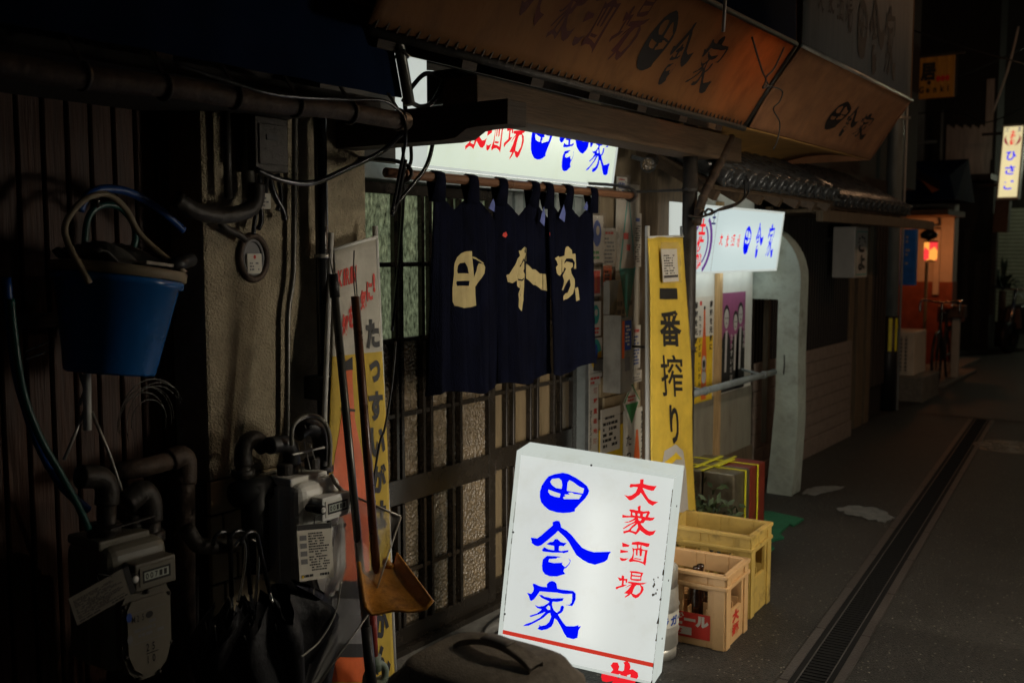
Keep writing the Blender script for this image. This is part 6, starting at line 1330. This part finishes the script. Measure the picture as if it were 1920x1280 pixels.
m = MB(); p = ox(1793, 650, 13.5); m.box(13.4, 13.5, p.y - .04, p.y + .04, 0, bz(603)); m.m = 1; m.box(13.35, 13.55, p.y - .1, p.y + .09, bz(602), bz(578)); tag(m.build('mail_post', ['far_white', 'far_brown'], bevel=.01), 'small box on a pale post right of the bicycle', 'mail box')
m = MB(); m.box(12.5, 14.5, ox(1780, 663, 13).y - .05, ox(1780, 663, 13).y + .5, .005, .05); tag(m.build('kerb_slab', 'concrete', bevel=.01), 'low slab edging the house front by the mail post', 'slab')

# ------------------------------------------------------------------ far end of the alley
fb = thing('corrugated_house', 'tall dark house clad in corrugated sheets at the far end', 'building', (18, 4, 0)); xw = 18.0
m = MB(); y0_, y1_ = ox(1862, 400, xw).y, ox(1690, 400, xw).y; m.box(xw, xw + .6, y0_, y1_ + 1.5, 0, 7.5); m.build('wall', 'dark_wall', fb)
m = MB()
for k in range(16):
    pa = 1778 + k * 5.2; ya_ = ox(pa, 250, xw).y; m.box(xw - .05, xw, ya_ - .022, ya_ + .018, ox(pa, 335, xw).z, ox(pa, 235 + (k % 3) * 3, xw).z)
m.build('corrugation', 'far_corrugated', fb)
for (pa, pb, pt_, pb_, mt) in ((1716, 1734, 185, 315, 'screen_white'), (1848, 1862, 150, 300, 'far_corrugated')):
    m = MB(); m.box(xw - .06, xw, ox(pb, 250, xw).y, ox(pa, 250, xw).y, ox(pa, pb_, xw).z, ox(pa, pt_, xw).z); m.build('sheet', mt if mt != 'screen_white' else 'pole_grey', fb)
m = MB(); m.box(xw - .9, xw, y0_ - .1, y1_ + 1, ox(1800, 345, xw).z, ox(1800, 335, xw).z); m.build('eave', 'iron', fb)
for (pa, pb, pt_, pb_) in ((1806, 1818, 430, 600), (1828, 1842, 490, 640), (1858, 1868, 400, 590)):
    m = MB(); m.box(xw - .05, xw, ox(pb, 500, xw).y, ox(pa, 500, xw).y, ox(pa, pb_, xw).z, ox(pa, pt_, xw).z); m.build('window', 'iron', fb)
m = MB(); m.box(xw - .6, xw - .55, ox(1771, 275, xw).y, ox(1733, 275, xw).y, ox(1750, 275, xw).z, ox(1750, 270, xw).z); m.box(xw - .6, xw - .55, ox(1781, 300, xw).y, ox(1777, 300, xw).y, ox(1779, 345, xw).z, ox(1779, 215, xw).z); m.build('rail', 'pole_grey', fb)
cn = thing('house_canopy', 'small red and grey canopy above the lantern corner', 'canopy', ox(1735, 330, 14.4)); xw = 14.2
a_, b_, c_, d_ = ox(1718, 318, xw), ox(1762, 340, xw - .6), ox(1762, 356, xw - .6), ox(1718, 332, xw)
m = MB(); m.hexa([c_, d_, d_ + V((.8, .3, 0)), c_ + V((.8, .3, 0)), b_, a_, a_ + V((.8, .3, .1)), b_ + V((.8, .3, .1))]); m.build('fascia', 'far_brown', cn)
m = MB(); m.bar(a_, d_ + V((.8, .3, 0)), .03); m.build('stay', 'iron', cn)
gk = thing('pub_sign', 'hanging wooden pub sign with black lettering above the alley', 'sign', ox(1752, 185, 12.5)); xw = 12.5
F = side(xw, ox(1712, 145, xw).y, ox(1750, 184, xw).z); w_ = ox(1712, 145, xw).y - ox(1789, 145, xw).y; h_ = ox(1750, 107, xw).z - ox(1750, 184, xw).z
m = MB(); m.fbox(F, 0, w_, 0, h_, -.05, 0); m.build('panel', 'genki', gk, bevel=.004)
m = MB(); m.text('居', F, w_ * .18, h_ * .42, w_ * .38, h_ * .45, .002, .05); m.line('Genki', F, w_ * .16, h_ * .14, h_ * .22, .002, .04, sx=.75); m.ell(F, w_ * .40, h_ * .38, w_ * .05, h_ * .05, .002); m.m = 1
for k in range(3): m.ell(F, w_ * (.62 + .11 * k), h_ * .46, w_ * .055, h_ * .075, .002)
m.build('lettering', ['ink', 'red_ink'], gk)
m = MB(); m.bar(F(-.02, h_ + .02, -.02), F(w_ + .1, h_ + .02, -.02), .025); m.bar(F(-.02, h_ + .6, -.02), F(-.02, 0, -.02), .03); m.bar(F(w_ + .02, h_, -.02), F(w_ + .02, 0, -.02), .015); m.build('frame', 'iron', gk)
fs_ = thing('vertical_sign', 'tall lit cream sign with blue characters at the far end of the alley', 'sign', ox(1886, 376, 17.0)); xw = 17.0
F = Fr(ox(1868, 374, xw), (0, -1, 0), (0, 0, 1)); w_ = ox(1868, 300, xw).y - ox(1909, 300, xw).y; h_ = ox(1888, 236, xw).z - ox(1888, 375, xw).z; F.v = V((0, -.045, 1))
m = MB(); m.fbox(F, 0, w_, 0, .03, -.2, .004); m.fbox(F, 0, w_, h_ - .03, h_, -.2, .004); m.fbox(F, 0, .02, .03, h_ - .03, -.2, .004); m.fbox(F, w_ - .02, w_, .03, h_ - .03, -.2, .004); m.build('case', 'frame_white', fs_)
m = MB(); m.rect(F, .02, w_ - .02, .03, h_ - .03, 0); m.build('face', 'far_sign', fs_)
m = MB(); m.cyl(F(w_ / 2, .15, -.1), F(w_ / 2, h_ * .6, -.1), .02, 8); m.build('tube_lamp', 'tube', fs_)
m = MB(); m.m = 0
for ch, yc in zip('ひさご', (.52, .33, .13)): m.text(ch, F, w_ * .28, h_ * yc, w_ * .46, h_ * .125, .004, .03)
m.m = 1; m.text('酒', F, w_ * .14, h_ * .905, w_ * .18, h_ * .055, .004, .03); m.text('王', F, w_ * .70, h_ * .905, w_ * .16, h_ * .055, .004, .03)
m.m = 2
for k, ch in enumerate('土佐鶴'): m.text(ch, F, w_ * .38, h_ * (.86 - .065 * k), w_ * .24, h_ * .065, .006, .05)
m.m = 3
for s in (1, -1):
    arc = [math.radians(a) for a in range(-70, 60, 12)]; o_ = [(w_ * (.5 + s * .38 * math.cos(t_)), h_ * (.80 + .085 * math.sin(t_))) for t_ in arc]; i_ = [(w_ * (.5 + s * (.38 - .13 * math.cos(t_ + .5) ** 2) * math.cos(t_)), h_ * (.80 + .083 * math.sin(t_))) for t_ in arc]; m.fill([o_ + i_[::-1]], F, .005)
by_colour(m, 'lettering', ['sign_blue', 'sign_navy', 'sign_red', 'sign_wine'], fs_)
m = MB(); m.bar(F(-.3, h_ * .9, -.1), F(.0, h_ * .9, -.1), .04); m.bar(F(-.3, h_ * .2, -.1), F(.0, h_ * .2, -.1), .04); m.bar(F(w_ * .3, -.02, -.1), F(w_ * .3, -.5, -.1), .2, .2); m.build('bracket', 'iron', fs_)
sh = thing('shutter_house', 'house with a pale green roller shutter closing the far end of the alley', 'building', (22, 3, 0)); xw = 22.0
m = MB(); m.box(xw, xw + 2, -2, ox(1850, 450, xw).y, 0, 7); m.build('wall', 'dark_wall', sh)
F = side(xw - .01, ox(1866, 500, xw).y, ox(1890, 605, xw).z); h_ = ox(1890, 396, xw).z - F.o.z; m = MB(); k = 0.
while k < h_: m.fbox(F, 0, 2.6, k, k + .062, 0, .014); k += .075
m.build('shutter', 'shutter', sh)
pl = thing('palm_plant', 'dark spiky palm plant in front of the far shutter', 'plant', oz(1880, 640)); p = ox(1880, 545, 19.0); m = MB(); rr = random.Random(11)
for k in range(34):
    a_ = rr.uniform(0, 2 * math.pi); el = rr.uniform(-.3, 1.2); L_ = rr.uniform(.5, .85); d_ = V((math.cos(a_) * math.cos(el), math.sin(a_) * math.cos(el), math.sin(el))); s_ = d_.cross(V((0, 0, 1))).normalized() * .035
    q1 = p + d_ * L_ * .5 + V((0, 0, .05)); q2 = p + d_ * L_ + V((0, 0, -.18)); m.add([p, q1 - s_, q2, q1 + s_], [(0, 1, 2, 3)])
m.build('leaf', 'leaf_dark', pl)
m = MB(); m.tube([(p.x, p.y, .4), p], .06, 8); m.lathe([(0, 0), (.2, 0), (.26, .4), (.22, .4)], (p.x, p.y, 0)); m.build('trunk', 'far_brown', pl)
mt_ = thing('motorbike', 'dark parked scooter in the shadow before the far shutter', 'motorbike', oz(1890, 660)); c_ = oz(1890, 662); 
m = MB(); m.lathe([(.15, -.05), (.24, -.05), (.26, 0), (.24, .05), (.15, .05)], c_ + V((0, 0, .26)), (.3, 1, 0), 20); m.lathe([(.15, -.05), (.24, -.05), (.26, 0), (.24, .05), (.15, .05)], c_ + V((1.1, -.33, .26)), (.3, 1, 0), 20); m.build('wheel', 'black', mt_)
m = MB(); m.hexa([c_ + V(q) for q in ((.1, -.2, .35), (1.2, -.45, .35), (1.2, -.15, .35), (.1, .15, .35), (.15, -.15, .75), (1.3, -.45, .8), (1.3, -.15, .8), (.15, .1, .75))]); m.build('body', 'black', mt_, bevel=.05, seg=3)
m = MB(); m.tube([c_ + V((0, 0, .3)), c_ + V((.15, -.05, 1.0))], .03, 8); m.tube([c_ + V((.15, -.4, 1.05)), c_ + V((.15, -.05, 1.0)), c_ + V((.15, .3, 1.05))], .018, 8); m.build('handlebar', 'chrome', mt_)
mh = thing('manhole_cover', 'round iron manhole cover in the alley right of the drain', 'manhole cover', oz(1897, 838)); q = oz(1897, 838)
m = MB(); m.lathe([(0, .006), (.29, .006), (.30, .004), (.31, .001)], q, n=40)
for r_ in (.08, .16, .24): m.tube([q + V((r_ * math.cos(t_), r_ * math.sin(t_), .007)) for t_ in [k * math.pi / 16 for k in range(32)]], .006, 5, True)
for k in range(12): a_ = k * math.pi / 6; m.bar(q + V((.10 * math.cos(a_), .10 * math.sin(a_), .008)), q + V((.28 * math.cos(a_), .28 * math.sin(a_), .008)), .016, .006)
m.build('lid', 'manhole_iron', mh)
for k, (pts, x_, r_) in enumerate([([(1910, 50), (1890, 130), (1860, 215)], 14.0, .014), ([(1600, -10), (1720, 60), (1920, 120)], 11.0, .008), ([(1690, 160), (1780, 150), (1920, 90)], 16.0, .010), ([(1700, 215), (1790, 210), (1850, 230), (1920, 200)], 17.0, .010), ([(1360, -10), (1356, 60)], 3.2, .006)]):
    m = MB(); m.tube(smooth_path([ox(a, b, x_) for a, b in pts], 4), r_, 6)
    tag(m.build('overhead_wire', 'screen_white' if k in (0, 4) else 'black'), ['pale slanting stay wire above the tall far sign', 'black overhead wire nearest the grey awning face', 'black overhead wire passing behind the pub sign', 'lower black overhead wire crossing the corrugated house', 'thin pale cord hanging behind the orange awning'][k], 'wire')

# ------------------------------------------------------------------ lamps and added fill across and down the alley (outside the picture)
LX, LY, LZ = 4.0, -.25, 3.0
sl1 = thing('street_lamp', 'added street lamp out of view across the alley, its shade shaped to aim the light', 'street lamp', (LX, LY - .5, 0))
m = MB(); m.cyl((LX, LY - .5, 0), (LX, LY - .5, 3.3), .04, 12); m.tube(smooth_path([(LX, LY - .5, 3.25), (LX, LY - .4, 3.38), (LX, LY - .1, 3.38), (LX, LY, 3.25)], 5), .02, 8); m.build('post', 'iron', sl1)
m = MB(); m.lathe([(0, -.016), (.012, -.012), (.018, 0), (.012, .03), (.010, .06)], (LX, LY, LZ)); m.build('bulb', 'globe', sl1)
m = MB(); m.lathe([(.02, .27), (.05, .25), (.175, -.072), (.171, -.074), (.04, .22), (.02, .24)], (LX, LY, LZ), n=40)
ch_ = [math.radians(a) for a in range(128, 210, 6)]  # side cheek added to dim the lamp towards the left wall
for a, b in zip(ch_[:-1], ch_[1:]): m.add([(LX + .171 * math.cos(a), LY + .171 * math.sin(a), LZ - .07), (LX + .171 * math.cos(b), LY + .171 * math.sin(b), LZ - .07), (LX + .171 * math.cos(b), LY + .171 * math.sin(b), LZ - .128), (LX + .171 * math.cos(a), LY + .171 * math.sin(a), LZ - .128)], [(0, 1, 2, 3)])
m.build('shade', 'iron', sl1)
lamp('street_light', (LX, LY, LZ), LAMP_W, (1, .86, .66), .026, sl1)
vm = thing('added_vending_machine', 'added vending machine out of view across the alley, glowing as soft fill on the door and crates', 'vending machine', (3.75, -.6, 0))
m = MB(); m.box(3.3, 4.2, -.95, -.25, .05, 1.85); m.build('cabinet', 'frame_white', vm, bevel=.02)
m = MB(); m.box(3.36, 4.14, -.25, -.235, .98, 1.53); m.build('fill_panel', 'vend_fill', vm)  # glowing panel added to fill the front with soft light
m = MB(); m.hexa([(3.27, -.25, 1.55), (4.2, -.25, 1.55), (4.2, .41, 1.55), (3.27, .41, 1.55), (3.27, -.25, 1.58), (4.2, -.25, 1.58), (4.2, .41, 1.58), (3.27, .41, 1.58)]); m.box(3.27, 3.29, -.25, .22, .6, 1.55); m.box(3.40, 4.10, -.25, -.23, .25, .48); m.build('light_hood', 'iron', vm)  # hood and side fin added to hold light off awnings and left wall
for k in range(4): m = MB(); m.box(3.32 + (.84 if k % 2 else 0), 3.36 + (.84 if k % 2 else 0), (-.92 if k < 2 else -.32), (-.88 if k < 2 else -.28), 0, .05); m.build('foot', 'iron', vm)
sl2 = thing('street_lamp', 'orange globe lamp on a post further down the alley', 'street lamp', (9.3, -.6, 0))
m = MB(); m.cyl((9.3, -.6, 0), (9.3, -.6, 4.0), .04, 12); m.build('post', 'iron', sl2)
m = MB(); m.lathe([(0, -.12), (.08, -.09), (.12, 0), (.08, .09), (0, .12)], (9.3, -.6, 4.1)); m.build('globe', 'globe', sl2)
lamp('street_light', (9.3, -.6, 4.1), FAR_W, (1, .55, .28), .13, sl2)
sl3 = thing('street_lamp', 'added pale globe lamp out of view, brightening the far shutter', 'street lamp', (20.6, .9, 3.2))  # unseen lamp added to light the shutter and palm
m = MB(); m.lathe([(0, -.12), (.08, -.09), (.12, 0), (.08, .09), (0, .12)], (20.6, .9, 3.2)); m.build('globe', 'globe', sl3)
m = MB(); m.bar((20.6, .9, 3.32), (20.6, -.6, 3.4), .04); m.build('arm', 'iron', sl3)
lamp('street_light', (20.6, .9, 3.2), 170.0, (.90, 1, .72), .13, sl3)
